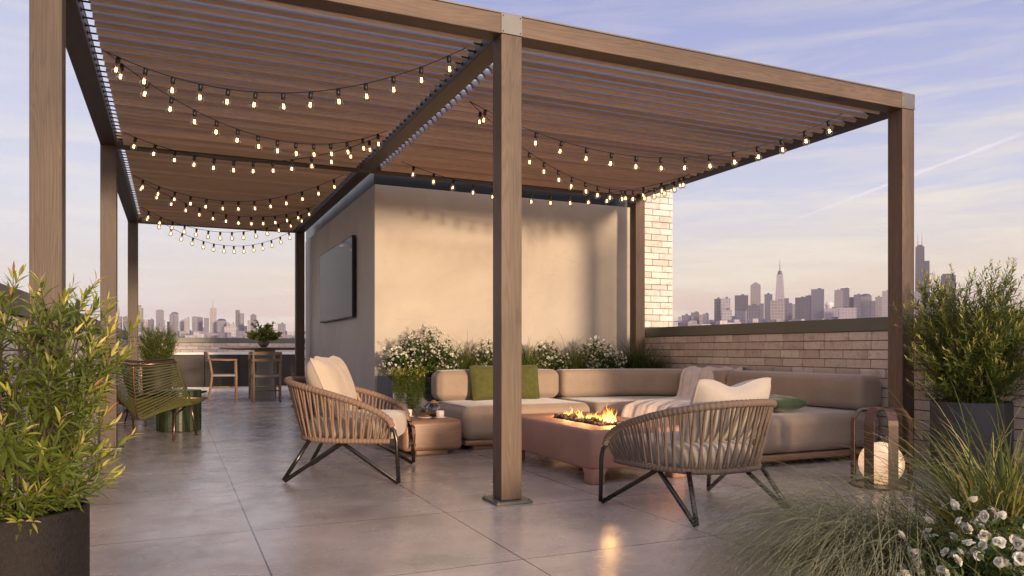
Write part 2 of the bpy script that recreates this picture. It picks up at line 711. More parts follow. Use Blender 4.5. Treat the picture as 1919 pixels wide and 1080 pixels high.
def floor_mat():
    m, nt, b, N, L = newmat('concrete_tiles')
    tc = N('ShaderNodeTexCoord')
    vec = tc.outputs['Object']
    mp = N('ShaderNodeMapping')
    mp.inputs['Location'].default_value = (-0.395, -4.385, 0)
    L(vec, mp.inputs[0])
    br = N('ShaderNodeTexBrick')
    br.offset = 0.0
    br.inputs['Scale'].default_value = 1.0
    br.inputs['Brick Width'].default_value = 1.125
    br.inputs['Row Height'].default_value = 1.125
    br.inputs['Mortar Size'].default_value = 0.0042
    br.inputs['Mortar Smooth'].default_value = 0.1
    br.inputs['Bias'].default_value = 0
    br.inputs['Color1'].default_value = (0.30, 0.30, 0.30, 1)
    br.inputs['Color2'].default_value = (0.75, 0.75, 0.75, 1)
    br.inputs['Mortar'].default_value = (0.5, 0.5, 0.5, 1)
    L(mp.outputs[0], br.inputs[0])
    n = noise(N, L, vec, 1.4, 8, 0.60, 0.25)
    c = ramp(N, L, n, [(0.28, (0.26, 0.232, 0.200)), (0.5, (0.41, 0.364, 0.315)), (0.74, (0.54, 0.48, 0.415))])
    c = mixc(N, L, 1.0, c, ramp(N, L, br.outputs['Color'], [(0.2, (0.90, 0.90, 0.90)), (0.8, (1.08, 1.07, 1.06))]), 'MULTIPLY')
    fine = noise(N, L, vec, 38, 6, 0.75)
    c = mixc(N, L, 1.0, c, ramp(N, L, fine, [(0.3, (0.88, 0.88, 0.88)), (0.7, (1.1, 1.1, 1.1))]), 'MULTIPLY')
    c = mixc(N, L, br.outputs['Fac'], c, (0.06, 0.056, 0.056))
    L(c, b.inputs['Base Color'])
    rr = N('ShaderNodeMapRange')
    rr.inputs['From Min'].default_value = 0.3
    rr.inputs['From Max'].default_value = 0.7
    rr.inputs['To Min'].default_value = 0.12
    rr.inputs['To Max'].default_value = 0.36
    L(noise(N, L, vec, 3.2, 7, 0.65, 0.4), rr.inputs[0])
    L(rr.outputs[0], b.inputs['Roughness'])
    b.inputs['Specular IOR Level'].default_value = 0.85
    h = mixc(N, L, 0.5, noise(N, L, vec, 9, 8, 0.68), fine)
    bump(N, L, b, h, 0.22, 0.005)
    return m


FLOORM = floor_mat()
PLANTER = plain('grey_fibre_cement', (0.115, 0.115, 0.12), 0.75, 0, 0.35, 3.5, 0.3)
SOFA = fabric('sofa_velvet', (0.31, 0.24, 0.18), 0.85, 0.14, 0.5, 350, 2.2)
CREAM = fabric('cream_linen', (0.46, 0.385, 0.30), 0.9, 0.06, 0.3, 420, 5)
GREYC = fabric('grey_cream_linen', (0.40, 0.355, 0.305), 0.9, 0.06, 0.3, 420, 5)
OLIVE = fabric('olive_linen', (0.085, 0.088, 0.024), 0.9, 0.2, 0.3, 260, 20)
FOREST = fabric('forest_linen', (0.035, 0.062, 0.022), 0.9, 0.2, 0.3, 260, 20)
THROW = fabric('blush_throw', (0.60, 0.50, 0.43), 0.95, 0.1, 0.4, 300, 14)
ROPE = plain('tan_rope', (0.22, 0.142, 0.098), 0.75, 0, 0.15, 60, 0.6, 350, 0.3, bdist=0.003)
ROPEG = plain('taupe_rope', (0.145, 0.108, 0.082), 0.75, 0, 0.15, 60, 0.6, 350, 0.3, bdist=0.003)
ROPEGREEN = plain('green_rope', (0.080, 0.080, 0.022), 0.7, 0, 0.2, 60, 0.6, 350, 0.3, bdist=0.003)
ROPEDARK = plain('dark_green_rope', (0.025, 0.032, 0.018), 0.7, 0, 0.2, 60, 0.6, 350, 0.3, bdist=0.003)
TERRA = plain('terracotta_plaster', (0.33, 0.18, 0.13), 0.6, 0, 0.12, 4, 0.35, 14, 0.4, bdist=0.01)
BLOCKW = wood('walnut_block', (0.22, 0.125, 0.075), (0.36, 0.215, 0.135), 'X', 0.9, 0.42, tvar=0.1, spec=0.5)
OAKD = wood('oak_chair', (0.25, 0.165, 0.105), (0.38, 0.265, 0.175), 'Z', 2.0, 0.55)
OAKX = wood('oak_top', (0.15, 0.105, 0.08), (0.25, 0.18, 0.135), 'X', 0.8, 0.5)
CABW = wood('dark_cabinet_wood', (0.014, 0.012, 0.011), (0.042, 0.031, 0.025), 'X', 1.2, 0.5)
STONE = plain('lava_rock', (0.06, 0.045, 0.038), 0.8, 0, 0.5, 60, 0.8, 90, 0.4, tvar=0.5, bdist=0.006)
CERAM = plain('cream_ceramic', (0.72, 0.62, 0.55), 0.35, 0, 0.05, 10, 0)
GREENCER = plain('green_glaze', (0.018, 0.028, 0.010), 0.42, 0, 0.35, 6, 0.05, 20)
POTM = plain('dark_pot', (0.013, 0.010, 0.009), 0.6, 0.0, 0.5, 60, 0.9, 150, 0.25, bdist=0.004)
POTB = plain('black_pot', (0.022, 0.022, 0.026), 0.6, 0.0, 0.3, 20, 0.4, 120)
BARK = plain('mulch', (0.055, 0.035, 0.025), 0.9, 0, 0.5, 40, 0.6, 90, tvar=0.6)
STEM = plain('stem', (0.055, 0.045, 0.025), 0.8, 0, 0.3, 40, 0.2)
LEATHER = plain('bronze_leather', (0.075, 0.038, 0.024), 0.36, 0.2, 0.15, 8, 0.1)
PAPERC = plain('woven_seat', (0.27, 0.265, 0.24), 0.85, 0, 0.15, 60, 0.5, 200)
WHITE = plain('white_stone', (0.66, 0.64, 0.61), 0.4, 0, 0.05, 5, 0.02)
VASEM = plain('grey_vase', (0.16, 0.145, 0.13), 0.6, 0, 0.2, 20, 0.3)
COOKIE = plain('biscuit', (0.20, 0.095, 0.04), 0.7, 0, 0.3, 60, 0.4)
CONC = plain('facade_concrete', (0.32, 0.30, 0.28), 0.85, 0, 0.15, 0.4, 0.1, 5)
BUSHL = leafmat('willow_leaf', [(0.0, (0.04, 0.068, 0.012)), (0.45, (0.125, 0.165, 0.024)), (0.75, (0.34, 0.33, 0.06)), (0.95, (0.66, 0.56, 0.18)), (1.0, (0.28, 0.14, 0.05))], 0.45, 0.3)
GRASS = leafmat('grass_blade', [(0.0, (0.035, 0.058, 0.014)), (0.5, (0.11, 0.14, 0.032)), (0.85, (0.26, 0.27, 0.07)), (1.0, (0.48, 0.38, 0.10))], 0.5, 0.25)
FEATH = leafmat('feather_grass', [(0.0, (0.10, 0.12, 0.05)), (0.5, (0.27, 0.275, 0.15)), (1.0, (0.50, 0.46, 0.32))], 0.7, 0.3)
FLEAF = leafmat('flower_leaf', [(0.0, (0.025, 0.06, 0.012)), (0.6, (0.065, 0.125, 0.02)), (1.0, (0.16, 0.22, 0.04))], 0.5, 0.2)
PETAL = leafmat('white_petal', [(0.0, (0.62, 0.60, 0.46)), (0.7, (0.80, 0.785, 0.70)), (1.0, (0.60, 0.58, 0.38))], 0.6, 0.3)
GLASS = clearglass('bulb_glass', (0.93, 0.80, 0.62), 0.16, 0.02)
TEAG = clearglass('teapot_glass', (0.90, 0.86, 0.78), 0.16, 0.02)
TEA = plain('tea', (0.16, 0.085, 0.02), 0.15, 0, 0.2, 10, 0)
FIL = emis('filament', (1.0, 0.62, 0.30), 15.0)

# ------------------------------------------------------------------ setting: floor, ground
rnd = random.Random(7)
XR, XL, YF = 6.0, -0.72, 20.8   # inner faces of right, left and far parapets
CAPZ0, CAPZ1 = 1.172, 1.30

m = MB()
m.face([0, 1, 2, 3])
m.v = [(XL - 0.3, -9, 0), (XR + 0.3, -9, 0), (XR + 0.3, YF + 0.3, 0), (XL - 0.3, YF + 0.3, 0)]
m.build('terrace_floor', FLOORM, kind='structure')
m = MB()
m.box(XL - 0.29, XR + 0.29, -8.99, YF + 0.29, -44.9, -0.05)
b = m.build('building_below', CONC)
tag(b, 'plain concrete apartment block that carries the whole roof terrace', 'building')

gm, nt, b_, N, L = newmat('city_ground_mat')
setc(b_, (0.12, 0.12, 0.13), 0.95)
L(ramp(N, L, noise(N, L, coords(N, L), 0.01, 6, 0.6), [(0.3, (0.07, 0.08, 0.06)), (0.7, (0.2, 0.19, 0.18))]), b_.inputs['Base Color'])
m = MB()
m.v = [(-3200, -500, -45), (4800, -500, -45), (4800, 4600, -45), (-3200, 4600, -45)]
m.face([0, 1, 2, 3])
m.build('city_ground', gm, kind='structure')


# ------------------------------------------------------------------ brick walls
def brick_wall(name, label, axis, fixed, a0, a1, ztop, nx, depth=0.28, zbot=0.0, mat=None, BL=0.286, BH=0.0885, z_start=None, capname='coping', cat='wall', cap=True, r=rnd, phase=0.0):
    """axis 'Y': wall runs along y at x=fixed, visible face towards nx; axis 'X': runs along x at y=fixed"""
    t = thing(name, label, cat, ((fixed, a0, 0) if axis == 'Y' else (a0, fixed, 0)))
    Lw = a1 - a0

    def M(u, d, z):
        # u along, d outwards from visible face (positive = into the wall)
        return (-nx * d, u, z) if axis == 'Y' else (u, -nx * d, z)
    core = MB()
    p0, p1 = M(0, 0.007, zbot), M(Lw, depth, ztop)
    core.box(min(p0[0], p1[0]), max(p0[0], p1[0]), min(p0[1], p1[1]), max(p0[1], p1[1]), zbot, ztop)
    core.build('mortar_core', MORTAR, t)
    br = MB()
    z = ztop
    row = 0
    while z > zbot + 0.01:
        zz0 = max(zbot, z - BH)
        u = -BL * (0.5 if row % 2 else 0.0) - phase
        while u < Lw:
            l = BL * r.uniform(0.93, 1.07)
            u0, u1 = max(0, u + 0.003), min(Lw, u + l - 0.004)
            if u1 - u0 > 0.02:
                off = -r.uniform(0, 0.004)
                p0, p1 = M(u0, off, 0), M(u1, 0.05, 0)
                jig = r.uniform(-0.0012, 0.0012)
                br.bbox(min(p0[0], p1[0]), max(p0[0], p1[0]), min(p0[1], p1[1]), max(p0[1], p1[1]), zz0 + 0.004 + jig, z - 0.004 + jig, 0.004, t=r.random())
            u += l
        z -= BH
        row += 1
    br.build('brickwork', mat or BRICK, t)
    if cap:
        c = MB()
        p0, p1 = M(0, -0.022, 0), M(Lw, depth + 0.022, 0)
        c.bbox(min(p0[0], p1[0]), max(p0[0], p1[0]), min(p0[1], p1[1]), max(p0[1], p1[1]), ztop, CAPZ1, 0.006)
        c.build(capname, CAPM, t)
    return t


brick_wall('parapet_wall', 'long pale brick parapet behind the sofa and the right pot, dark metal coping', 'Y', XR, -9.0, 8.88, CAPZ0, -1, phase=0.08)
brick_wall('parapet_wall', 'left brick parapet behind the three left posts, grey metal coping', 'Y', XL, -9.0, YF - 0.002, CAPZ0, 1, mat=BRICKW)
brick_wall('parapet_wall', 'sunlit far brick parapet beyond the dining table and kitchen counter', 'X', YF, XL + 0.002, 8.0, CAPZ0, -1)
m = MB()
# ------------------------------------------------------------------ stair house with plaster walls and brick chimney pier
WX0, WY0, WY1, WZ1 = 2.19, 8.9, 14.1, 2.985
h = thing('stair_house', 'plaster clad stair house with beige front and shaded grey side carrying the television', 'building', (WX0, WY0, 0))
m = MB()
m.bbox(0, 3.60, 0, WY1 - WY0, 0, WZ1, 0.006)
m.build('wall', PLASTER, h)
m = MB()
m.box(3.606, 3.665, -0.012, 0.3, 0, WZ1 - 0.03)
m.build('corner_trim', PLASTER, h)
m = MB()
m.box(0.004, 3.58, 0.05, WY1 - WY0 - 0.05, WZ1 + 0.002, WZ1 + 0.19)
m.build('roof_upstand', FASC, h)
brick_wall('brick_pier', 'tall whitewashed brick pier at the right end of the beige wall', 'X', WY0, 5.86, 6.50, 3.7, -1, depth=0.9, mat=BRICKW, cat='pier', cap=False, r=random.Random(3))
ch = thing('shadow_column', 'unseen square column outside the right parapet, added to shade the beige wall', 'shadow blocker', (6.57, 0.0, -44.9))  # out of view, added only to cast the upright shadow band on the wall
m = MB()
m.bbox(-0.15, 0.29, -0.3, 0.3, 0, 48.3, 0.01)
m.build('shaft', CONC, ch)
m = MB()
m.bbox(-0.17, 0.31, -0.35, 0.35, 48.3, 48.4, 0.01)
m.build('shadow_column_cap', GREYM, ch)

# ------------------------------------------------------------------ pergola
PX = [(-0.667, -0.522), (1.932, 2.078), (5.628, 5.773)]
PY = [(4.48, 4.625), (8.52, 8.665), (13.45, 13.595)]
ZB, ZT = 3.05, 3.178
pg = thing('pergola', 'large brown timber pergola with louvred roof and square posts over the lounge', 'pergola', (1.932, 4.48, 0))
PO = Vector((1.932, 4.48, 0))


def pbox(name, x0, x1, y0, y1, z0, z1, mat, parent=pg, r=0.004, t=None):
    m = MB()
    m.bbox(x0 - PO.x, x1 - PO.x, y0 - PO.y, y1 - PO.y, z0, z1, r, t=rnd.random() if t is None else t)
    return m.build(name, mat, parent)


posts = {}
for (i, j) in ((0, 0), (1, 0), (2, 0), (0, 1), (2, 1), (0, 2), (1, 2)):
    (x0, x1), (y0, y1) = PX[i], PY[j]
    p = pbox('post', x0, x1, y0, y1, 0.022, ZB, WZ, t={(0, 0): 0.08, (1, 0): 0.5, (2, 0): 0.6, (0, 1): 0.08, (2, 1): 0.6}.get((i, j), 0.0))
    m = MB()
    x0 -= PO.x
    x1 -= PO.x
    y0 -= PO.y
    y1 -= PO.y
    m.bbox(x0 - 0.055, x1 + 0.055, y0 - 0.055, y1 + 0.055, 0.0, 0.02, 0.004)
    for bx in (x0 - 0.038, x1 + 0.038):
        for by in (y0 - 0.038, y1 + 0.038):
            m.lathe([(0.0095, 0.019), (0.0095, 0.027), (0.0, 0.028)], c=(bx, by, 0), n=6, sm=False)
    m.build('base_plate', CAPM, p)
# beams across (X)
pbox('beam', PX[0][1], PX[1][0], *PY[0], ZB, ZT, WX, t=0.5)
pbox('beam', PX[1][1], PX[2][0], *PY[0], ZB, ZT, WX, t=0.7)
pbox('beam', PX[0][1], PX[1][0], *PY[1], ZB, ZT, WX, t=0.2)
pbox('beam', PX[1][1], PX[2][0], *PY[1], ZB + 0.002, ZT, WX, t=0.2)
pbox('beam', PX[0][1], PX[1][0], *PY[2], ZB, ZT, WX, t=0.2)
# beams in depth (Y)
pbox('beam', *PX[0], PY[0][1], PY[1][0], ZB, ZT, WY, t=0.3)
pbox('beam', *PX[0], PY[1][1], PY[2][0], ZB, ZT, WY, t=0.25)
pbox('beam', *PX[1], PY[0][1], PY[1][0], ZB, ZT, WY, t=0.6)
pbox('beam', *PX[1], PY[1][1], PY[2][0], ZB, ZT, WY, t=0.3)
pbox('beam', *PX[2], PY[0][1], PY[1][0], ZB, ZT, WY, t=0.4)
# corner joints
for (i, j) in ((0, 0), (1, 0), (2, 0), (0, 1), (1, 1), (2, 1), (0, 2), (1, 2)):
    (x0, x1), (y0, y1) = PX[i], PY[j]
    c = pbox('corner_bracket', x0 - 0.003, x1 + 0.003, y0 - 0.004, y1 + 0.003, ZB + 0.0015, ZT + 0.008, GREYM, r=0.003)
    if j == 0:
        for sx in (x0 + 0.012, x1 - 0.012):
            for sz in (ZB + 0.016, ZT - 0.012):
                m = MB()
                m.lathe([(0.0, 0.002), (0.0045, 0.0015), (0.0045, 0)], n=8, M=Matrix.Translation((sx - PO.x, y0 - 0.004 - PO.y, sz)) @ Matrix.Rotation(R(90), 4, 'X'))
                m.build('screw', BLACK, c)
m = MB()
for (x0, x1) in ((PX[0][1], PX[1][0]), (PX[1][1], PX[2][0])):
    m.box(x0 - PO.x + 0.004, x1 - PO.x - 0.004, -0.006, 0.15, ZT + 0.0005, ZT + 0.010)
m.build('flashing', GREYM, pg)
m = MB()
for (x0, x1) in PX:
    for (y0, y1) in ((PY[0][1], PY[1][0]), (PY[1][1], PY[2][0])):
        if x0 > 5 and y0 > 8:
            continue
        m.box(x0 - PO.x - 0.003, x1 - PO.x + 0.003, y0 - PO.y + 0.004, y1 - PO.y - 0.004, ZT + 0.0005, ZT + 0.008)
m.build('side_flashing', GREYM, pg)
# louvres
TL = R(39)


def louvre_mesh(x0, x1, seed):
    """local origin at the near lower corner"""
    m = MB()
    w, th = 0.152, 0.033
    a = Vector((0, math.cos(TL), math.sin(TL)))      # rising away
    d = Vector((0, math.sin(TL), -math.cos(TL)))     # thickness, downwards and away
    P = [Vector((0, 0, 0)), a * w, a * w + d * th * 0.45, d * th]
    for x in (x0, x1):
        for p in P:
            m.v.append((x, p.y, p.z))
    t = seed
    m.face([0, 4, 5, 1][::-1], 1, t)      # top face
    m.face([1, 5, 6, 2][::-1], 0, t)
    m.face([2, 6, 7, 3][::-1], 0, t)
    m.face([3, 7, 4, 0][::-1], 0, t)      # nose
    m.face([0, 1, 2, 3][::-1], 0, t)
    m.face([4, 5, 6, 7], 0, t)
    return m


def pin_mesh(x0, x1, g):
    m = MB()
    c = Vector((0, 0.066, 0.040))
    xs = [(x0 - g + 0.001, 0.014), (x0 - g + 0.006, 0.014), (x0 - g + 0.0062, 0.006), (x1 + g - 0.0062, 0.006), (x1 + g - 0.006, 0.014), (x1 + g - 0.001, 0.014)]
    m.tube([(a, c.y, c.z) for a, q in xs], [q for a, q in xs], 8)
    return m


bays = [(PX[0][1], PX[1][0], PY[0][1], 31), (PX[0][1], PX[1][0], PY[1][1], 38), (PX[1][1], PX[2][0], PY[0][1], 31)]
for (x0, x1, y0, n) in bays:
    g = 0.068
    pin = pin_mesh(x0 + g - PO.x, x1 - g - PO.x, g).mesh('pivot_pin', BLACK)
    variants = [louvre_mesh(x0 + g - PO.x, x1 - g - PO.x, rnd.random()).mesh('louvre', [WL, LTOP]) for _ in range(12)]
    for k in range(n):
        lv = bpy.data.objects.new('louvre', variants[(k * 5 + k // 12) % 12])
        col.objects.link(lv)
        lv.parent = pg
        lv.location = (0, y0 + 0.012 + 0.125 * k - PO.y, 3.063 + rnd.uniform(-0.0015, 0.0015))
        pn = bpy.data.objects.new('pivot_pin', pin)
        col.objects.link(pn)
        pn.parent = lv

# ------------------------------------------------------------------ television on the side wall
tv = thing('television', 'large flat black television mounted on the shaded side wall', 'television', (WX0, 11.05, 1.42))
m = MB()
m.bbox(-0.062, -0.022, -1.20, 1.20, 0, 1.09, 0.004)
m.build('casing', plain('black_plastic', (0.012, 0.012, 0.013), 0.5, 0, 0.05, 8, 0, spec=0.2), tv)
m = MB()
m.v = [(-0.0635, -1.185, 0.018), (-0.0635, 1.185, 0.018), (-0.0635, 1.185, 1.075), (-0.0635, -1.185, 1.075)]
m.face([0, 3, 2, 1])
scr, nt, b_, N, L = newmat('screen_glass')
setc(b_, (0.010, 0.010, 0.012), 0.08, 0, 0.15)
b_.inputs['IOR'].default_value = 1.18
m.build('screen', scr, tv)
m = MB()
m.box(-0.022, -0.001, -0.5, 0.5, 0.2, 0.85)
m.build('wall_bracket', BLACK, tv)
#PART2
# ------------------------------------------------------------------ woven lounge chairs


def u_curve(W, yf, yb, zf, zb, n=90, p=0.78, zp=0.8):
    pts = []
    for i in range(n + 1):
        a = math.pi * i / n
        c, s_ = math.cos(a), math.sin(a)
        x = W * math.copysign(abs(c) ** p, c)
        y = yf - (yf + yb) * abs(s_) ** p
        pts.append(Vector((x, y, zf + (zb - zf) * abs(s_) ** zp)))
    return resample(pts, n)


def resample(pts, n):
    d = [0.0]
    for a, b in zip(pts, pts[1:]):
        d.append(d[-1] + (b - a).length)
    out, k = [], 0
    for i in range(n + 1):
        t = d[-1] * i / n
        while k < len(d) - 2 and d[k + 1] < t:
            k += 1
        q = (t - d[k]) / max(1e-9, d[k + 1] - d[k])
        out.append(pts[k].lerp(pts[k + 1], min(1, q)))
    return out


def pillow_mesh(w, h, th, pinch=0.06, crease=0.0, n=20, wr=0.006, seed=0, piping=True):
    """pillow standing in local XZ, thickness along Y, base at z=0"""
    r = random.Random(seed)
    ph = [r.uniform(0, 6) for _ in range(6)]
    m = MB()
    rim = []
    for side in (-1, 1):
        def P(i, j, side=side):
            u, v = -1 + 2 * i / n, -1 + 2 * j / n
            # corners stay out, edges pull in
            rc_ = 1 - 0.07 * (abs(u) * abs(v)) ** 5
            px = u * (1 - pinch * (1 - abs(v) ** 2.2)) * rc_
            pz = v * (1 - pinch * (1 - abs(u) ** 2.2)) * rc_
            t = th / 2 * (max(0, (1 - abs(u) ** 3)) * max(0, (1 - abs(v) ** 3))) ** 0.55
            t += wr * math.sin(7 * u + ph[0] + 2 * v) * math.sin(5 * v + ph[1]) * (1 - u * u) * (1 - v * v)
            top = crease * math.exp(-(u / 0.42) ** 2) * max(0, v) ** 1.5
            t *= 1 - 0.35 * math.exp(-(u / 0.10) ** 2) * max(0, v) * (1 if crease else 0)
            return Vector((px * w / 2, side * t, h / 2 + pz * h / 2 - top))
        m.grid(P, n + 1, n + 1)
        if side == -1:
            rim = [P(i, 0) for i in range(n)] + [P(n, j) for j in range(n)] + [P(n - i, n) for i in range(n)] + [P(0, n - j) for j in range(n)]
    pm = MB()
    pm.tube(rim, 0.0045, 6, closed=True)
    return m, pm


def lounge_chair(label, loc, rz, rope, cush, seed, pillow_args):
    t = thing('rope_armchair', label, 'armchair', loc, rz, 'low rope armchairs around the fire table')
    rim = u_curve(0.455, 0.37, 0.45, 0.385, 0.69, 420, p=0.8, zp=0.42)
    low = u_curve(0.395, 0.345, 0.33, 0.285, 0.285, 420, p=0.72)
    # wrapped rails: bulging coils
    for nm, path, base, coils in (('top_rail', rim, 0.0195, 74), ('seat_rail', low, 0.0155, 66)):
        m = MB()
        rr = [base + 0.0042 * abs(math.sin(math.pi * coils * i / (len(path) - 1))) ** 0.7 for i in range(len(path))]
        m.tube(path, rr, 10)
        m.build(nm, rope, t)
    nr = 36
    m = MB()
    r = random.Random(seed)
    for k in range(nr):
        for q in (0, 1):
            a = (k + 0.25 + 0.5 * q) / nr
            skew = (0.016 if q else -0.010) * math.sin(math.pi * a)
            A = rim[int(a * 419)]
            b = min(0.995, max(0.005, a + skew))
            B = low[int(b * 419)]
            mid = (A + B) / 2 + Vector((r.uniform(-.002, .002), r.uniform(-.002, .002), 0))
            m.tube([A, mid, B], 0.0085, 6, t=r.random(), caps=False)
    m.build('rope_weave', rope, t, kind='stuff')
    # tube frame: one bent tube each side, feet as sharp folds
    for s in (-1, 1):
        m = MB()
        pts = [(s * 0.452, 0.345, 0.40), (s * 0.462, 0.385, 0.36), (s * 0.465, 0.40, 0.30), (s * 0.462, 0.415, 0.014), (s * 0.452, 0.405, 0.012), (s * 0.33, 0.01, 0.262),
               (s * 0.325, -0.01, 0.262), (s * 0.375, -0.385, 0.012), (s * 0.372, -0.395, 0.014), (s * 0.29, -0.235, 0.28)]
        m.tube(pts, 0.0145, 12)
        m.build('leg_frame', BRONZE, t)
    m = MB()
    m.tube([(-0.33, 0.0, 0.268), (0.33, 0.0, 0.268)], 0.010, 8)
    m.build('cross_bar', BRONZE, t)
    m = MB()
    # seat cushion: outline follows the seat rail, rounded edge, slightly domed top
    base = [Vector((q.x, q.y, 0)) for q in resample(u_curve(0.365, 0.385, 0.285, 0, 0, 60, p=0.62) , 44)]
    base = [Vector((x_, 0.40, 0)) for x_ in (-0.33, -0.2, -0.1, 0, 0.1, 0.2, 0.33)][::1] + base if False else base
    fr_ = [Vector((-0.35 + 0.7 * k / 8, 0.405 - 0.02 * abs(k / 4 - 1) ** 3, 0)) for k in range(9)]
    outl = base + fr_
    no = len(outl)
    rows = [(0.90, 0.293), (0.965, 0.30), (0.995, 0.325), (1.0, 0.36), (0.995, 0.395), (0.96, 0.425), (0.90, 0.438), (0.7, 0.450), (0.45, 0.458), (0.2, 0.461), (0.01, 0.462)]
    cc_ = Vector((0, 0.07, 0))
    for (k_, z_) in rows:
        for q in outl:
            p = cc_ + (q - cc_) * k_
            m.v.append((p.x, p.y, z_ + 0.004 * math.sin(9 * p.x + seed) * math.sin(8 * p.y) * (1 if k_ < 0.9 else 0)))
    for i in range(len(rows) - 1):
        for k in range(no):
            m.face([i * no + k, i * no + (k + 1) % no, (i + 1) * no + (k + 1) % no, (i + 1) * no + k], sm=True)
    m.face([k for k in range(no)][::-1])
    cu = m.build('seat_cushion', cush, t)
    for (px, py, pz, w, h, th, tilt, rx, cr, sd_) in pillow_args:
        m, pm = pillow_mesh(w, h, th, 0.07, cr, seed=sd_)
        p = m.build('back_pillow', cush, t)
        p.location = (px, py, pz)
        p.rotation_euler = (tilt, 0, rx)
        pm.build('piping', cush, p)
    return t


chA = lounge_chair('rope armchair left of the wooden block table, two cream pillows and a patterned throw', (1.30, 6.07, 0), R(-113), ROPE, CREAM, 1,
                   [(0.13, -0.045, 0.42, 0.46, 0.48, 0.23, R(24), R(6), 0.02, 3), (-0.15, -0.065, 0.42, 0.46, 0.48, 0.22, R(21), R(-8), 0.02, 5)])
chA.scale = (1.08, 1.08, 1.10)
chB = lounge_chair('rope armchair seen from behind in front of the terracotta fire table, one creased grey pillow', (3.02, 3.86, 0), R(4), ROPEG, GREYC, 2,
                   [(0.08, -0.08, 0.40, 0.66, 0.46, 0.22, R(20), R(3), 0.055, 8)])

# patterned throw on the far arm and seat of the left chair
tm, nt, b_, N, L = newmat('patterned_throw')
vec = coords(N, L)
wv = N('ShaderNodeTexVoronoi')
wv.feature = 'DISTANCE_TO_EDGE'
wv.inputs['Scale'].default_value = 9
nzv = N('ShaderNodeTexNoise')
nzv.inputs['Scale'].default_value = 5
L(vec, nzv.inputs[0])
mv = N('ShaderNodeMixRGB')
mv.inputs[0].default_value = 0.35
L(vec, mv.inputs[1])
L(nzv.outputs['Color'], mv.inputs[2])
L(mv.outputs[0], wv.inputs[0])
L(ramp(N, L, wv.outputs['Distance'], [(0.0, (0.045, 0.025, 0.02)), (0.05, (0.06, 0.03, 0.02)), (0.075, (0.42, 0.22, 0.12)), (0.3, (0.55, 0.34, 0.21))]), b_.inputs['Base Color'])
b_.inputs['Roughness'].default_value = 0.9


def cloth(path, width_vec, nw, mat, name, label, catg, wr=0.012, fringe=0, seed=0, th=0.006, taper=None, group=None, freq=9):
    """a draped strip: path = centre line, width_vec = across; folds run along the path"""
    r = random.Random(seed)
    ph = [r.uniform(0, 6.28) for _ in range(8)]
    path = resample([Vector(p) for p in path], 40)
    n = len(path)
    W = Vector(width_vec)
    m = MB()

    def off(i, j, dz):
        u = -1 + 2 * j / (nw - 1)
        s_ = i / (n - 1)
        a = path[max(0, i - 1)]
        b = path[min(n - 1, i + 1)]
        T = (b - a).normalized()
        Nn = W.normalized().cross(T).normalized()
        if Nn.z < 0:
            Nn = -Nn
        k = wr * (math.sin(freq * u + ph[0] + 2.2 * math.sin(3 * s_ + ph[1])) + 0.6 * math.sin(freq * 2.1 * u + ph[2] + 3 * s_) + 0.35 * math.sin(freq * 4.3 * u - 4 * s_ + ph[3]))
        wv = taper(s_) if taper else 1.0
        p = path[i] + W * (u * wv) + T * 0.02 * math.sin(5 * u + ph[4]) * (1 if i in (0, n - 1) else 0)
        return p + Nn * (k + 1.75 * wr + dz)
    b0 = len(m.v)
    for sgn in (0, 1):
        m.grid(lambda i, j, sgn=sgn: off(i, j, th * sgn), n, nw)
    # close the edges
    o2 = n * nw
    for i in range(n - 1):
        for j in (0, nw - 1):
            a, c = i * nw + j, (i + 1) * nw + j
            m.face([a, c, c + o2, a + o2])
    for j in range(nw - 1):
        for i in (0, n - 1):
            a, c = i * nw + j, i * nw + j + 1
            m.face([a, c, c + o2, a + o2])
    o = m.build(name, mat)
    tag(o, label, catg, group)
    if fringe:
        fm = MB()
        for k in range(fringe):
            j = (nw - 1) * k / (fringe - 1)
            p = off(n - 1, int(j), 0).lerp(off(n - 1, min(nw - 1, int(j) + 1), 0), j - int(j))
            q = p + Vector((r.uniform(-.006, .006), r.uniform(-.006, .006), -0.03))
            q2 = q + Vector((r.uniform(-.008, .008), r.uniform(-.008, .008), -0.035))
            fm.tube([p, q, q2], [0.0035, 0.003, 0.002], 5)
        fm.build('fringe', mat, o, kind='stuff')
    return o


def loc_of(t, p):
    return t.matrix_basis @ Vector(p)


MA = Matrix.Translation((1.30, 6.07, 0)) @ Matrix.Rotation(R(-113), 4, 'Z')
A = lambda x, y, z: MA @ Vector((x, y, z))
wv_ = (MA.to_3x3() @ Vector((0.10, 0.03, 0)))
cloth([A(-0.52, -0.10, 0.40), A(-0.50, -0.09, 0.60), A(-0.44, -0.07, 0.625), A(-0.39, -0.03, 0.56), A(-0.345, 0.02, 0.47), A(-0.24, 0.14, 0.452), A(-0.20, 0.30, 0.455), A(-0.20, 0.41, 0.43), A(-0.205, 0.445, 0.36), A(-0.21, 0.45, 0.24)],
      wv_, 22, tm, 'patterned_throw', 'brown blanket with dark looping lines and fringe, on the left rope armchair', 'blanket', 0.009, 26, 4)

# ------------------------------------------------------------------ sofa
SO = Vector((2.6, 6.93, 0))
sofa = thing('sectional_sofa', 'taupe velvet corner sofa wrapping round the fire table on a low wooden base', 'sofa', SO)


def S(x, y):
    return (x - SO.x, y - SO.y)


def sbox(name, x0, x1, y0, y1, z0, z1, r, mat=SOFA, seg=5, puff=0.012, parent=sofa):
    m = MB()
    m.bbox(x0 - SO.x, x1 - SO.x, y0 - SO.y, y1 - SO.y, z0, z1, r, seg=seg, puff=puff, sm=True)
    return m.build(name, mat, parent)


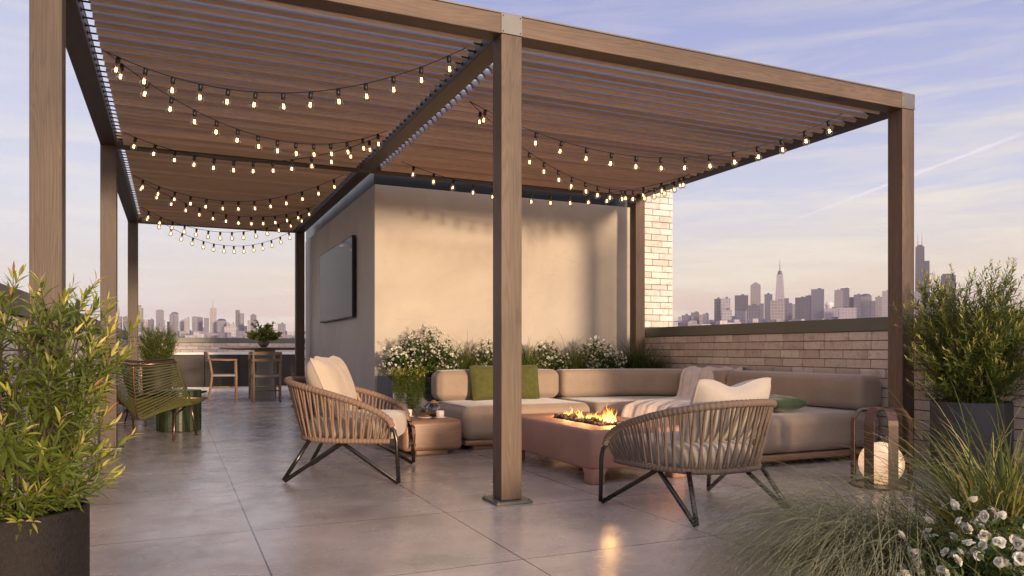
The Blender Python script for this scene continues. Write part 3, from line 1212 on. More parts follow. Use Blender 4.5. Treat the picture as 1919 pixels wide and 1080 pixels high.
def seam(path, parent, r=0.0055):
    m = MB()
    m.tube([Vector(p) - SO for p in path], r, 6, closed=True)
    m.build('piping', SOFA, parent)


s1 = sbox('seat', 2.60, 4.04, 6.93, 8.0, 0.105, 0.435, 0.085)
bk = sbox('backrest', 2.60, 4.07, 7.72, 8.02, 0.447, 0.765, 0.075)


def rrect(y, x0, x1, z0, z1, r, n=6):
    out = []
    for (cx_, cz_, a0) in ((x1 - r, z1 - r, 0), (x0 + r, z1 - r, 90), (x0 + r, z0 + r, 180), (x1 - r, z0 + r, 270)):
        for k in range(n + 1):
            a = R(a0 + 90 * k / n)
            out.append((cx_ + r * math.cos(a), y, cz_ + r * math.sin(a)))
    return out


def rrect_x(x, y0, y1, z0, z1, r, n=6):
    return [(x, a, c) for (a, _, c) in [(p[0], 0, p[2]) for p in rrect(0, y0, y1, z0, z1, r, n)]]


seam(rrect_x(2.645, 6.965, 7.95, 0.135, 0.428, 0.07), s1)
seam(rrect_x(2.640, 7.745, 7.995, 0.47, 0.758, 0.06), bk)


def sweep(name, prof, path, parent, mat=SOFA, endr=0.06):
    """sweep closed profile (list of (d, z)); d measured outwards from path; ends rounded off by shrinking"""
    path = [Vector((p[0], p[1], 0)) for p in path]
    n = len(path)
    m = MB()
    cd = sum(p[0] for p in prof) / len(prof)
    cz = sum(p[1] for p in prof) / len(prof)
    rings = []
    for i, p in enumerate(path):
        T = (path[min(n - 1, i + 1)] - path[max(0, i - 1)]).normalized()
        Nn = Vector((-T.y, T.x, 0))
        rings.append((p, T, Nn, 0.0))
    full = []
    p, T, Nn, _ = rings[0]
    K = 5
    for k in range(K):
        a = math.pi / 2 * k / K
        full.append((p - T * 0 + T * (endr * (1 - math.sin(a))) * -1 + T * 0, T, Nn, endr * (1 - math.sin(a)), math.cos(a)))
    res = []
    for k in range(K + 1):
        a = math.pi / 2 * k / K
        res.append((p + T * (endr * (1 - math.cos(math.pi / 2 - a)) if False else endr * (1 - math.sin(a)) * -1 + endr * 0), T, Nn, endr * (1 - math.cos(a)) if False else 0))
    # simple rounded ends: inset profile at the ends
    seq = []
    for k in range(K + 1):
        a = math.pi / 2 * k / K
        seq.append((rings[0][0] + rings[0][1] * endr * (1 - math.cos(a)), rings[0][1], rings[0][2], endr * (1 - math.sin(a))))
    for (p, T, Nn, _) in rings[1:-1]:
        if (p - rings[0][0]).length > endr and (p - rings[-1][0]).length > endr:
            seq.append((p, T, Nn, 0))
    for k in range(K, -1, -1):
        a = math.pi / 2 * k / K
        seq.append((rings[-1][0] - rings[-1][1] * endr * (1 - math.cos(a)), rings[-1][1], rings[-1][2], endr * (1 - math.sin(a))))
    dmin, dmax = min(q[0] for q in prof), max(q[0] for q in prof)
    zmin, zmax = min(q[1] for q in prof), max(q[1] for q in prof)

    def P(i, j):
        p, T, Nn, ins = seq[i]
        d, z = prof[j % len(prof)]
        sd_ = ((dmax - dmin) / 2 - ins) / ((dmax - dmin) / 2)
        sz_ = ((zmax - zmin) / 2 - ins) / ((zmax - zmin) / 2)
        d = (dmin + dmax) / 2 + (d - (dmin + dmax) / 2) * sd_
        z = (zmin + zmax) / 2 + (z - (zmin + zmax) / 2) * sz_
        q = p + Nn * d
        return Vector((q.x - SO.x, q.y - SO.y, z))
    m.grid(P, len(seq), len(prof) + 1)
    b = len(m.v)
    m.face([j for j in range(len(prof))])
    e = (len(seq) - 1) * (len(prof) + 1)
    m.face([e + j for j in range(len(prof))][::-1])
    return m.build(name, mat, parent)


def rprof(d0, d1, z0, z1, r, n=6):
    return [(p[0], p[2]) for p in rrect(0, d0, d1, z0, z1, r, n)]


# outer line of the sofa: straight along the planter, quarter turn, straight along the parapet (walked so that left = outwards)
cxr, cyr, RO = 4.75, 6.80, 1.20
outer = [(4.095, 8.0)] + [(4.095 + (4.75 - 4.095) * k / 4, 8.0) for k in range(1, 5)]
outer += [(cxr + RO * math.sin(R(a)), cyr + RO * math.cos(R(a))) for a in range(6, 91, 6)]
long_ = outer + [(5.95, 6.6), (5.95, 6.3)]
sw_seat = sweep('seat', rprof(-1.07, -0.02, 0.105, 0.435, 0.085), outer, sofa, endr=0.05)
outer2 = [(5.95, 6.76 - k * (6.76 - 4.93) / 12) for k in range(13)]
s3 = sweep('seat', rprof(-1.49, -0.02, 0.105, 0.435, 0.085), outer2, sofa, endr=0.085)
sweep('backrest', rprof(-0.30, 0.0, 0.447, 0.765, 0.075), outer, sofa, endr=0.06)
sweep('backrest', rprof(-0.30, 0.0, 0.447, 0.765, 0.075), outer2, sofa, endr=0.06)
# seam lines on the near end
seam([(5.95 - 1.43 + (q[0]), 4.955, q[2]) for q in rrect(0, 0, 1.38, 0.14, 0.40, 0.05)], s3)
# wooden base and feet
m = MB()
m.bbox(0.02, 1.42, 0.04, 1.05, 0.045, 0.10, 0.024, seg=3, sm=True)
m.build('base', BLOCKW, sofa)
sweep('base', rprof(-1.05, -0.04, 0.045, 0.10, 0.022, 3), outer, sofa, BLOCKW, 0.02)
sweep('base', rprof(-1.47, -0.04, 0.045, 0.10, 0.022, 3), outer2, sofa, BLOCKW, 0.02)
for (x, y) in ((2.72, 7.02), (3.75, 7.02), (2.72, 7.8), (4.66, 5.08), (5.55, 5.08), (4.66, 6.4), (4.35, 7.15), (5.6, 6.2)):
    m = MB()
    m.bbox(x - SO.x, x - SO.x + 0.28, y - SO.y, y - SO.y + 0.14, 0.0, 0.046, 0.015, seg=2, sm=True)
    m.build('foot', BLOCKW, sofa)

# cushions and blanket on the sofa
for (x, y, rz, lab, sd_) in ((3.14, 7.60, R(6), 'olive green square cushion, left one of the two on the sofa beside the middle post', 21), (3.54, 7.61, R(-8), 'olive green square cushion, right one of the two on the sofa beside the middle post', 22)):
    m, pm = pillow_mesh(0.43, 0.41, 0.15, 0.07, 0.0, wr=0.012, seed=sd_)
    o = m.build('green_cushion', OLIVE)
    tag(o, lab, 'cushion', 'olive cushions leaning on the sofa back')
    o.location = (x, y, 0.437)
    o.rotation_euler = (R(-14), 0, rz)
m, pm = pillow_mesh(0.50, 0.42, 0.14, 0.07, 0.0, wr=0.01, seed=31)
o = m.build('green_cushion', FOREST)
tag(o, 'dark green cushion lying flat on the right arm of the sofa', 'cushion')
o.location = (4.98, 5.02, 0.515)
o.rotation_euler = (R(-90), 0, R(14))

dd = Vector((-0.80, -0.60, 0))
c0 = Vector((5.82, 7.12, 0))
pth = [c0 + dd * -0.16 + Vector((0, 0, 0.55)), c0 + dd * -0.13 + Vector((0, 0, 0.73)), c0 + dd * -0.04 + Vector((0, 0, 0.765)), c0 + dd * 0.14 + Vector((0, 0, 0.765)),
       c0 + dd * 0.24 + Vector((0, 0, 0.70)), c0 + dd * 0.29 + Vector((0, 0, 0.52)), c0 + dd * 0.36 + Vector((0, 0, 0.445)), c0 + dd * 0.6 + Vector((0, 0, 0.437)), c0 + dd * 0.9 + Vector((-0.12, -0.05, 0.437)),
       c0 + dd * 1.10 + Vector((-0.25, -0.1, 0.437)), c0 + dd * 1.26 + Vector((-0.32, -0.1, 0.40)), c0 + dd * 1.30 + Vector((-0.33, -0.1, 0.30)), c0 + dd * 1.31 + Vector((-0.33, -0.1, 0.20))]
cloth(pth, Vector((0.19, -0.25, 0)), 60, THROW, 'throw_blanket', 'blush blanket draped over the sofa back and seat behind the fire table', 'blanket', 0.010, 0, 9, taper=lambda s_: 1.0 + 0.45 * s_, freq=11)

# ------------------------------------------------------------------ wooden block table with tea things
bt = thing('block_table', 'low rounded wooden block table with the tea set', 'table', (1.93, 6.76, 0))
m = MB()
m.bbox(0, 0.585, 0, 0.93, 0.05, 0.335, 0.045, seg=4, sm=True)
m.build('block', BLOCKW, bt)
for y in (0.07, 0.70):
    m = MB()
    m.bbox(0.14, 0.46, y, y + 0.16, 0, 0.052, 0.014, seg=2, sm=True)
    m.build('foot', BLOCKW, bt)
ZT2 = 0.3355
for (x, y, lab) in ((2.105, 7.20, 'small cream tea cup and saucer left of the glass teapot'), (2.345, 6.93, 'small cream tea cup and saucer right of the glass teapot')):
    c = thing('tea_cup', lab, 'cup', (x, y, ZT2), 0, 'tea cups on the block table')
    m = MB()
    m.lathe([(0, 0.0), (0.040, 0.001), (0.058, 0.006), (0.060, 0.008), (0.056, 0.010), (0, 0.0085)], n=28)
    m.build('saucer', CERAM, c)
    m = MB()
    m.lathe([(0, 0.0105), (0.032, 0.0105), (0.0385, 0.016), (0.0395, 0.072), (0.037, 0.074), (0.035, 0.070), (0.034, 0.02), (0, 0.018)], n=28)
    m.build('cup', CERAM, c)
c = thing('biscuit_plate', 'small plate with dark biscuits in front of the glass teapot', 'plate', (2.22, 7.02, ZT2))
m = MB()
m.lathe([(0, 0), (0.045, 0.001), (0.072, 0.009), (0.070, 0.011), (0, 0.007)], n=28)
m.build('plate', CERAM, c)
for k, (x, y, z, a) in enumerate(((-0.02, 0.005, 0.012, 0.2), (0.012, -0.01, 0.020, 1.2), (0.03, 0.015, 0.014, 2.2))):
    m = MB()
    m.lathe([(0, 0), (0.02, 0.001), (0.021, 0.008), (0, 0.010)], n=14, M=Matrix.Translation((x, y, z)) @ Matrix.Rotation(0.5 * k, 4, 'X') @ Matrix.Rotation(a, 4, 'Z'))
    m.build('biscuit', COOKIE, c)
c = thing('glass_teapot', 'round glass teapot of tea with a wooden lid on the block table', 'teapot', (2.335, 7.10, ZT2 + 0.002))
prof = [(0.0, 0.0), (0.04, 0.002), (0.066, 0.022), (0.079, 0.055), (0.078, 0.085), (0.062, 0.115), (0.042, 0.130), (0.040, 0.138)]
m = MB()
m.lathe(prof, n=36)
m.build('glass_body', TEAG, c)
m = MB()
m.lathe([(0.0, 0.004), (0.04, 0.006), (0.063, 0.024), (0.075, 0.054), (0.0, 0.0545)], n=36)
m.build('tea', TEA, c)
m = MB()
m.lathe([(0, 0.137), (0.050, 0.137), (0.051, 0.147), (0.022, 0.149), (0.021, 0.163), (0.0, 0.164)], n=28)
m.build('lid', BLOCKW, c)
m = MB()
m.tube([(-0.066, 0.03, 0.065), (-0.09, 0.042, 0.09), (-0.115, 0.055, 0.128)], [0.017, 0.011, 0.008], 12, caps=False)
m.build('spout', TEAG, c)
m = MB()
m.tube([(0.064, -0.02, 0.11), (0.095, -0.03, 0.105), (0.105, -0.035, 0.07), (0.09, -0.03, 0.04), (0.074, -0.022, 0.036)], 0.005, 8)
m.build('handle', TEAG, c)

# ------------------------------------------------------------------ fire table
FX0, FX1, FY0, FY1 = 2.80, 3.66, 4.82, 6.35
ft = thing('fire_table', 'terracotta plaster fire table with rocks and flames between the armchairs and the sofa', 'fire table', (FX0, FY0, 0))
w_, d_ = FX1 - FX0, FY1 - FY0
px0, px1, py0, py1 = 0.235, 0.60, 0.27, 1.22
ztop = 0.402
m = MB()
# ring-shaped body: outer rounded rectangle swept round the pit


def rr2(x0, x1, y0, y1, r, n=6):
    out = []
    for (cx_, cy_, a0) in ((x1 - r, y1 - r, 0), (x0 + r, y1 - r, 90), (x0 + r, y0 + r, 180), (x1 - r, y0 + r, 270)):
        for k in range(n + 1):
            a = R(a0 + 90 * k / n)
            out.append((cx_ + r * math.cos(a), cy_ + r * math.sin(a)))
    return out


loops = []
for (ins, z) in ((0.02, 0.105), (0.006, 0.112), (0.0, 0.13), (0.0, ztop - 0.03), (0.004, ztop - 0.012), (0.012, ztop - 0.003), (0.024, ztop)):
    loops.append([(x, y, z) for x, y in rr2(ins, w_ - ins, ins, d_ - ins, 0.05 - ins * 0.3)])
for (ins, z) in ((0.0, ztop), (0.006, ztop - 0.004), (0.008, ztop - 0.06)):
    loops.append([(x, y, z) for x, y in rr2(px0 + ins, px1 - ins, py0 + ins, py1 - ins, 0.012)])
for lp in loops:
    m.v += lp
nn = len(loops[0])
for i in range(len(loops) - 1):
    for k in range(nn):
        m.face([i * nn + k, i * nn + (k + 1) % nn, (i + 1) * nn + (k + 1) % nn, (i + 1) * nn + k], sm=(i != 6 and i < 6))
m.face([k for k in range(nn)][::-1])
m.face([(len(loops) - 1) * nn + k for k in range(nn)])
m.build('body', TERRA, ft)
for (x, y) in ((0, 0), (w_ - 0.13, 0), (0, d_ - 0.14), (w_ - 0.13, d_ - 0.14)):
    m = MB()
    lps = []
    for (g, z, rr_) in ((0.008, 0.0, 0.025), (0.001, 0.012, 0.03), (0.001, 0.07, 0.03), (-0.012 * 0, 0.10, 0.03), (-0.0, 0.118, 0.03)):
        sx0 = x + (g if x == 0 else g)
        e = 0.025 if z > 0.09 else 0
        lps.append([(p, q, z) for p, q in rr2(x + g - (e if x else 0) * 0.8 + 0.002, x + 0.13 - g + (e if not x else 0) * 0.8 - 0.002, y + g - (e if y else 0) * 0.8 + 0.002, y + 0.14 - g + (e if not y else 0) * 0.8 - 0.002, rr_)])
    for lp in lps:
        m.v += lp
    for i in range(len(lps) - 1):
        for k in range(nn):
            m.face([i * nn + k, i * nn + (k + 1) % nn, (i + 1) * nn + (k + 1) % nn, (i + 1) * nn + k], sm=True)
    m.face([k for k in range(nn)][::-1])
    m.build('leg', TERRA, ft)
# lava rocks: piled in the pit
r = random.Random(12)


def rock(m, c, s, r):
    ax = [s * r.uniform(0.75, 1.25) for _ in range(3)]
    Mx = Matrix.Translation(c) @ Matrix.Rotation(r.uniform(0, 6), 4, Vector((r.random(), r.random(), r.random() + .1)))
    b = len(m.v)
    nlat, nlon = 5, 8
    tt = r.random()
    ph = [r.uniform(0, 6) for _ in range(3)]
    for i in range(nlat + 1):
        th = math.pi * i / nlat
        for j in range(nlon):
            f = 2 * math.pi * j / nlon
            k = 1 + 0.16 * math.sin(2 * f + ph[0]) * math.sin(2 * th) + 0.12 * math.sin(3 * f + ph[1] + 2 * th)
            m.v.append(tuple(Mx @ Vector((ax[0] * k * math.sin(th) * math.cos(f), ax[1] * k * math.sin(th) * math.sin(f), ax[2] * k * math.cos(th)))))
    for i in range(nlat):
        for j in range(nlon):
            m.face([b + i * nlon + j, b + i * nlon + (j + 1) % nlon, b + (i + 1) * nlon + (j + 1) % nlon, b + (i + 1) * nlon + j], t=tt, sm=(r.random() < 0.6))


m = MB()
for k in range(260):
    x = r.uniform(px0 + 0.03, px1 - 0.03)
    y = r.uniform(py0 + 0.03, py1 - 0.03)
    hgt = 0.030 * (1 - ((x - (px0 + px1) / 2) / 0.2) ** 2) * (0.6 + 0.4 * math.sin(y * 14))
    rock(m, Vector((x, y, ztop - 0.012 + hgt + r.uniform(-0.01, 0.006))), r.uniform(0.013, 0.025), r)
m.build('lava_rocks', STONE, ft, kind='stuff')
# flames
fm, nt, b_, N, L = newmat('flame')
e = N('ShaderNodeEmission')
gz = tintnode(N)
cr_ = ramp(N, L, gz, [(0.0, (1.0, 0.62, 0.22)), (0.35, (1.0, 0.45, 0.09)), (0.8, (1.0, 0.24, 0.03)), (1.0, (0.9, 0.15, 0.02))])
L(cr_, e.inputs[0])
e.inputs[1].default_value = 5.0
tr = N('ShaderNodeBsdfTransparent')
mx = N('ShaderNodeMixShader')
lw = N('ShaderNodeLayerWeight')
lw.inputs[0].default_value = 0.3
mm = N('ShaderNodeMath')
mm.operation = 'MULTIPLY_ADD'
mm.inputs[1].default_value = -0.8
mm.inputs[2].default_value = 0.9
L(lw.outputs['Facing'], mm.inputs[0])
m3 = N('ShaderNodeMath')
m3.operation = 'MULTIPLY'
L(mm.outputs[0], m3.inputs[0])
L(ramp(N, L, gz, [(0.0, (0.8, 0.8, 0.8)), (0.5, (0.8, 0.8, 0.8)), (1.0, (0.15, 0.15, 0.15))]), m3.inputs[1])
L(m3.outputs[0], mx.inputs[0])
L(tr.outputs[0], mx.inputs[1])
L(e.outputs[0], mx.inputs[2])
L(mx.outputs[0], nt.nodes['Material Output'].inputs[0])


def flame(m, c, h, w, r):
    n, k = 12, 8
    b = len(m.v)
    ph = r.uniform(0, 6)
    lean = Vector((r.uniform(-.2, .2), r.uniform(-.2, .2), 0))
    for i in range(n + 1):
        s_ = i / n
        rad = w * (math.sin(math.pi * min(1, s_ * 0.9 + 0.12)) ** 0.8) * (1 - s_) ** 0.7 + 0.0006
        cc = Vector(c) + Vector((0, 0, h * s_)) + lean * h * s_ ** 1.5 + Vector((math.sin(ph + 9 * s_), math.cos(ph * 1.3 + 8 * s_), 0)) * 0.010 * s_
        for j in range(k):
            a = 2 * math.pi * j / k
            m.v.append((cc.x + rad * math.cos(a), cc.y + rad * 0.7 * math.sin(a), cc.z))
    for i in range(n):
        for j in range(k):
            m.face([b + i * k + j, b + i * k + (j + 1) % k, b + (i + 1) * k + (j + 1) % k, b + (i + 1) * k + j], t=(i / n) * 0.9 + 0.05, sm=True)


m = MB()
xc = (px0 + px1) / 2
for k in range(80):
    y = r.uniform(py0 + 0.10, py1 - 0.05)
    big = math.exp(-((y - 0.42) / 0.10) ** 2) * 0.085 + 0.03
    big *= r.uniform(0.30, 1.0)
    flame(m, (xc + r.uniform(-0.05, 0.05), y, ztop + 0.008), big + 0.02, r.uniform(0.004, 0.010), r)
for (y, hh) in ((0.40, 0.12), (0.43, 0.155), (0.47, 0.11), (0.62, 0.09), (0.86, 0.075), (1.08, 0.09), (0.95, 0.08)):
    flame(m, (xc + r.uniform(-0.02, 0.02), y, ztop + 0.005), hh, 0.010, r)
m.build('flames', fm, ft, kind='stuff')
for y in (5.25, 5.65, 5.95):
    pl = bpy.data.lights.new('fire_glow', 'POINT')
    pl.energy = 9.0 if y < 5.3 else 6.0
    pl.color = (1.0, 0.50, 0.16)
    pl.shadow_soft_size = 0.05
    o = bpy.data.objects.new('fire_glow', pl)
    col.objects.link(o)
    o.location = (FX0 + xc, y, 0.50)

# ------------------------------------------------------------------ lantern
ln = thing('globe_lantern', 'glowing globe lantern in a cage of bent brown bands near the sofa end', 'lantern', (4.74, 3.95, 0))
gm2, nt, b_, N, L = newmat('lamp_globe')
setc(b_, (0.85, 0.70, 0.52), 0.5)
b_.inputs['Emission Color'].default_value = (1.0, 0.60, 0.33, 1)
b_.inputs['Emission Strength'].default_value = 0.75
m = MB()
m.lathe([(0.155 * math.sin(math.pi * i / 20) + 1e-4, 0.165 - 0.155 * math.cos(math.pi * i / 20)) for i in range(21)], n=40)
m.build('globe', gm2, ln)
NB = 8
for k in range(NB):
    a = 2 * math.pi * k / NB + R(17)
    Mk = Matrix.Rotation(a, 4, 'Z')
    m = MB()
    prof = [(0.20, 0.0), (0.20, 0.46), (0.195, 0.49), (0.16, 0.545), (0.14, 0.56), (0.085, 0.56)]
    wv2 = 0.034
    for sgn, ddn in ((0, 0), (1, 0.007)):
        for (q, z) in prof:
            for yy in (-wv2, wv2):
                nx_, nz_ = (1, 0) if z < 0.47 else ((0.8, 0.6) if z < 0.55 else (0, 1))
                m.v.append(tuple(Mk @ Vector((q + nx_ * ddn, yy, z + nz_ * ddn))))
    n6 = len(prof)
    for i in range(n6 - 1):
        a0, a1 = 2 * i, 2 * (i + 1)
        o2 = 2 * n6
        m.face([a0, a0 + 1, a1 + 1, a1])
        m.face([o2 + a0, o2 + a1, o2 + a1 + 1, o2 + a0 + 1])
        m.face([a0, a1, o2 + a1, o2 + a0])
        m.face([a0 + 1, o2 + a0 + 1, o2 + a1 + 1, a1 + 1])
    m.build('band', LEATHER, ln)
m = MB()
m.lathe([(0.19, 0.0), (0.215, 0.0), (0.215, 0.012), (0.19, 0.012), (0.19, 0.0)], n=40)
m.build('base_ring', LEATHER, ln)
m = MB()
m.lathe([(0.075, 0.552), (0.095, 0.552), (0.095, 0.572), (0.075, 0.572), (0.075, 0.552)], n=40)
m.build('top_ring', LEATHER, ln)

# ------------------------------------------------------------------ string lights
SZ = 3.035
strings = [
    ((-0.448, 5.791), (1.794, 4.757), 0.30, 13, 'front string of bulbs in the left bay, ending near the middle post'),
    ((-0.424, 5.821), (1.803, 6.851), 0.33, 14, 'second string of bulbs in the left bay, sagging towards the stair house corner'),
    ((-0.431, 7.908), (1.797, 7.044), 0.26, 13, 'third string of bulbs, just in front of the cross beam in the left bay'),
    ((-0.429, 9.789), (1.796, 8.762), 0.31, 13, 'first string of bulbs behind the left cross beam'),
    ((-0.432, 9.849), (1.812, 10.803), 0.30, 14, 'second string of bulbs behind the left cross beam'),
    ((-0.422, 11.934), (1.80, 11.30), 0.33, 14, 'upper of the two bulb strings hanging against the sky at the far end'),
    ((-0.425, 12.023), (1.853, 13.097), 0.40, 15, 'lowest bulb string hanging against the sky at the far end'),
    ((2.202, 5.768), (5.244, 4.756), 0.42, 15, 'front string of bulbs in the right bay, ending near the right front corner'),
    ((2.202, 5.768), (5.42, 7.10), 0.42, 17, 'second string of bulbs in the right bay, running to the far right beam'),
    ((2.236, 7.915), (5.45, 7.12), 0.30, 15, 'rear string of bulbs, hanging against the beige wall'),
]
# bulb parts
sk = MB()
sk.lathe([(0.0, 0.018), (0.009, 0.018), (0.014, 0.012), (0.0145, -0.028), (0.011, -0.030), (0.0, -0.030)], n=10)
sk.tube([(0, 0, 0.006), (0.016, 0, 0.006)], 0.008, 6)
sk_me = sk.mesh('socket', BLACK)
gb = MB()
gb.lathe([(0.009, -0.030), (0.011, -0.038), (0.020, -0.050), (0.0285, -0.070), (0.029, -0.084), (0.022, -0.100), (0.010, -0.109), (0.0005, -0.111)], n=14)
gb_me = gb.mesh('bulb', GLASS)
fb = MB()
pts = []
for k in range(9):
    a = 2 * math.pi * k / 8
    rr_ = 0.0065
    pts.append((rr_ * math.cos(a), rr_ * math.sin(a), -0.058 if k % 2 else -0.087))
fb.tube(pts, 0.0016, 5)
fb_me = fb.mesh('filament', FIL)
for si, (a, b, sag, nb, lab) in enumerate(strings):
    A_, B_ = Vector((a[0], a[1], SZ)), Vector((b[0], b[1], SZ))
    st = thing('string_lights', lab, 'string lights', tuple(A_), 0, 'string lights under the pergola roof')
    r = random.Random(100 + si)

    def at(u):
        p = A_.lerp(B_, u)
        p.z -= sag * 4 * u * (1 - u)
        return p - A_
    m = MB()
    m.tube([at(k / 60) for k in range(61)], 0.0032, 6)
    m.build('cable', BLACK, st)
    for k in range(nb):
        u = (k + 0.62) / (nb + 0.25)
        p = at(u)
        T = (at(u + 0.005) - at(u - 0.005)).normalized()
        s_ = bpy.data.objects.new('socket', sk_me)
        col.objects.link(s_)
        s_.parent = st
        s_.location = p + Vector((0, 0, -0.016))
        s_.rotation_euler = (r.uniform(-0.12, 0.12), -math.atan2(T.z, math.hypot(T.x, T.y)) * 0.35 + r.uniform(-0.08, 0.08), math.atan2(T.y, T.x))
        for nm, me in (('bulb', gb_me), ('filament', fb_me)):
            q = bpy.data.objects.new(nm, me)
            col.objects.link(q)
            q.parent = s_
# ------------------------------------------------------------------ green rope chairs at the back left


def shell_chair(label, loc, rz, rope, sc=1.0):
    t = thing('green_rope_chair', label, 'lounge chair', loc, rz, 'green rope chairs beside the left posts')
    # side profile: (y forward, z); edges and spine
    edge = resample([Vector(p) for p in ((0.0, -0.20, 0.86), (0.0, -0.14, 0.72), (0.0, -0.02, 0.54), (0.0, 0.10, 0.42), (0.0, 0.20, 0.385), (0.0, 0.36, 0.40), (0.0, 0.50, 0.43))], 60)
    spine = resample([Vector(p) for p in ((0.0, -0.40, 0.83), (0.0, -0.38, 0.62), (0.0, -0.34, 0.40), (0.0, -0.29, 0.25), (0.0, -0.16, 0.24), (0.0, 0.18, 0.33), (0.0, 0.50, 0.43))], 60)
    W = 0.37
    ew = [W * (1.0 + 0.18 * i / 60) for i in range(61)]
    nr = 36
    m = MB()
    for k in range(nr):
        u = (k + 0.5) / nr
        i = u * 60
        a = int(i)
        f = i - a
        E_ = edge[a].lerp(edge[min(60, a + 1)], f)
        P_ = spine[a].lerp(spine[min(60, a + 1)], f)
        w = ew[a]
        q = 0.016 * (1 - u)
        pts = [Vector((-w, E_.y, E_.z)), Vector((-w * 0.5, (E_.y + P_.y) / 2 + q, (E_.z + P_.z) / 2 - 0.008)), Vector((-0.004, P_.y, P_.z)), Vector((0.004, P_.y, P_.z)),
               Vector((w * 0.5, (E_.y + P_.y) / 2 + q, (E_.z + P_.z) / 2 - 0.008)), Vector((w, E_.y, E_.z))]
        m.tube(pts, 0.0066, 6, t=(k * 7 % 10) / 10, caps=False)
    m.build('rope_shell', rope, t)
    m = MB()
    pts = [(-W, edge[0].y, edge[0].z), (0, spine[0].y, spine[0].z), (W, edge[0].y, edge[0].z)]
    m.tube(pts, 0.012, 8)
    m.build('top_rail', COPPER, t)
    m = MB()
    m.tube(spine, 0.009, 8)
    m.build('spine_tube', COPPER, t)
    for s in (-1, 1):
        m = MB()
        m.tube([(s * ew[i], edge[i].y, edge[i].z) for i in range(61)], 0.0115, 8)
        m.build('side_rail', rope, t)
    m = MB()
    m.tube([(-ew[60], 0.50, 0.43), (ew[60], 0.50, 0.43)], 0.012, 8)
    m.build('front_rail', COPPER, t)
    for s in (-1, 1):
        m = MB()
        m.tube([(s * 0.33, 0.30, 0.375), (s * 0.355, 0.40, 0.01)], 0.012, 10)
        m.build('leg', COPPER, t)
        m = MB()
        m.tube([(s * 0.30, 0.22, 0.35), (s * 0.30, -0.06, 0.28), (s * 0.31, -0.10, 0.26), (s * 0.33, -0.18, 0.01)], 0.012, 10)
        m.build('leg', COPPER, t)
    return t


shell_chair('olive green rope chair seen from behind, nearer of the pair beside the left posts', (-0.24, 9.26, 0), R(-22), ROPEGREEN)
shell_chair('dark green rope chair, farther of the pair beside the left posts', (-0.22, 11.3, 0), R(-150), ROPEDARK)
stl = thing('fluted_stool', 'dark green glazed fluted stool between the two green rope chairs', 'stool', (0.06, 10.2, 0))
m = MB()
nf = 48
hh_ = 0.50
rings = []
for (z, sc_) in ((0.0, 0.97), (0.01, 1.0), (hh_ - 0.012, 1.0), (hh_, 0.97)):
    rings.append([((0.235 + 0.022 * (abs(math.cos(4 * 2 * math.pi * k / nf)) ** 0.5 * 2 - 1)) * sc_ * math.cos(2 * math.pi * k / nf), (0.235 + 0.022 * (abs(math.cos(4 * 2 * math.pi * k / nf)) ** 0.5 * 2 - 1)) * sc_ * math.sin(2 * math.pi * k / nf), z) for k in range(nf)])
for q in rings:
    m.v += q
for i in range(3):
    for k in range(nf):
        m.face([i * nf + k, i * nf + (k + 1) % nf, (i + 1) * nf + (k + 1) % nf, (i + 1) * nf + k])
m.face([3 * nf + k for k in range(nf)])
m.face([k for k in range(nf)][::-1])
m.build('body', GREENCER, stl)

# ------------------------------------------------------------------ dining set
dt = thing('dining_table', 'round dark wood dining table on a woven drum base in front of the kitchen counter', 'table', (1.66, 15.75, 0))
m = MB()
m.lathe([(0, 0.985), (0.55, 0.985), (0.85, 1.018), (0.865, 1.026), (0.865, 1.034), (0.85, 1.04), (0, 1.04)], n=64)
m.build('tabletop', OAKX, dt)
m = MB()
m.lathe([(0.0, 0.0), (0.20, 0.0), (0.20, 0.02), (0.165, 0.45), (0.155, 0.7), (0.20, 0.985)], n=40)
m.build('drum_base', PAPERC, dt)


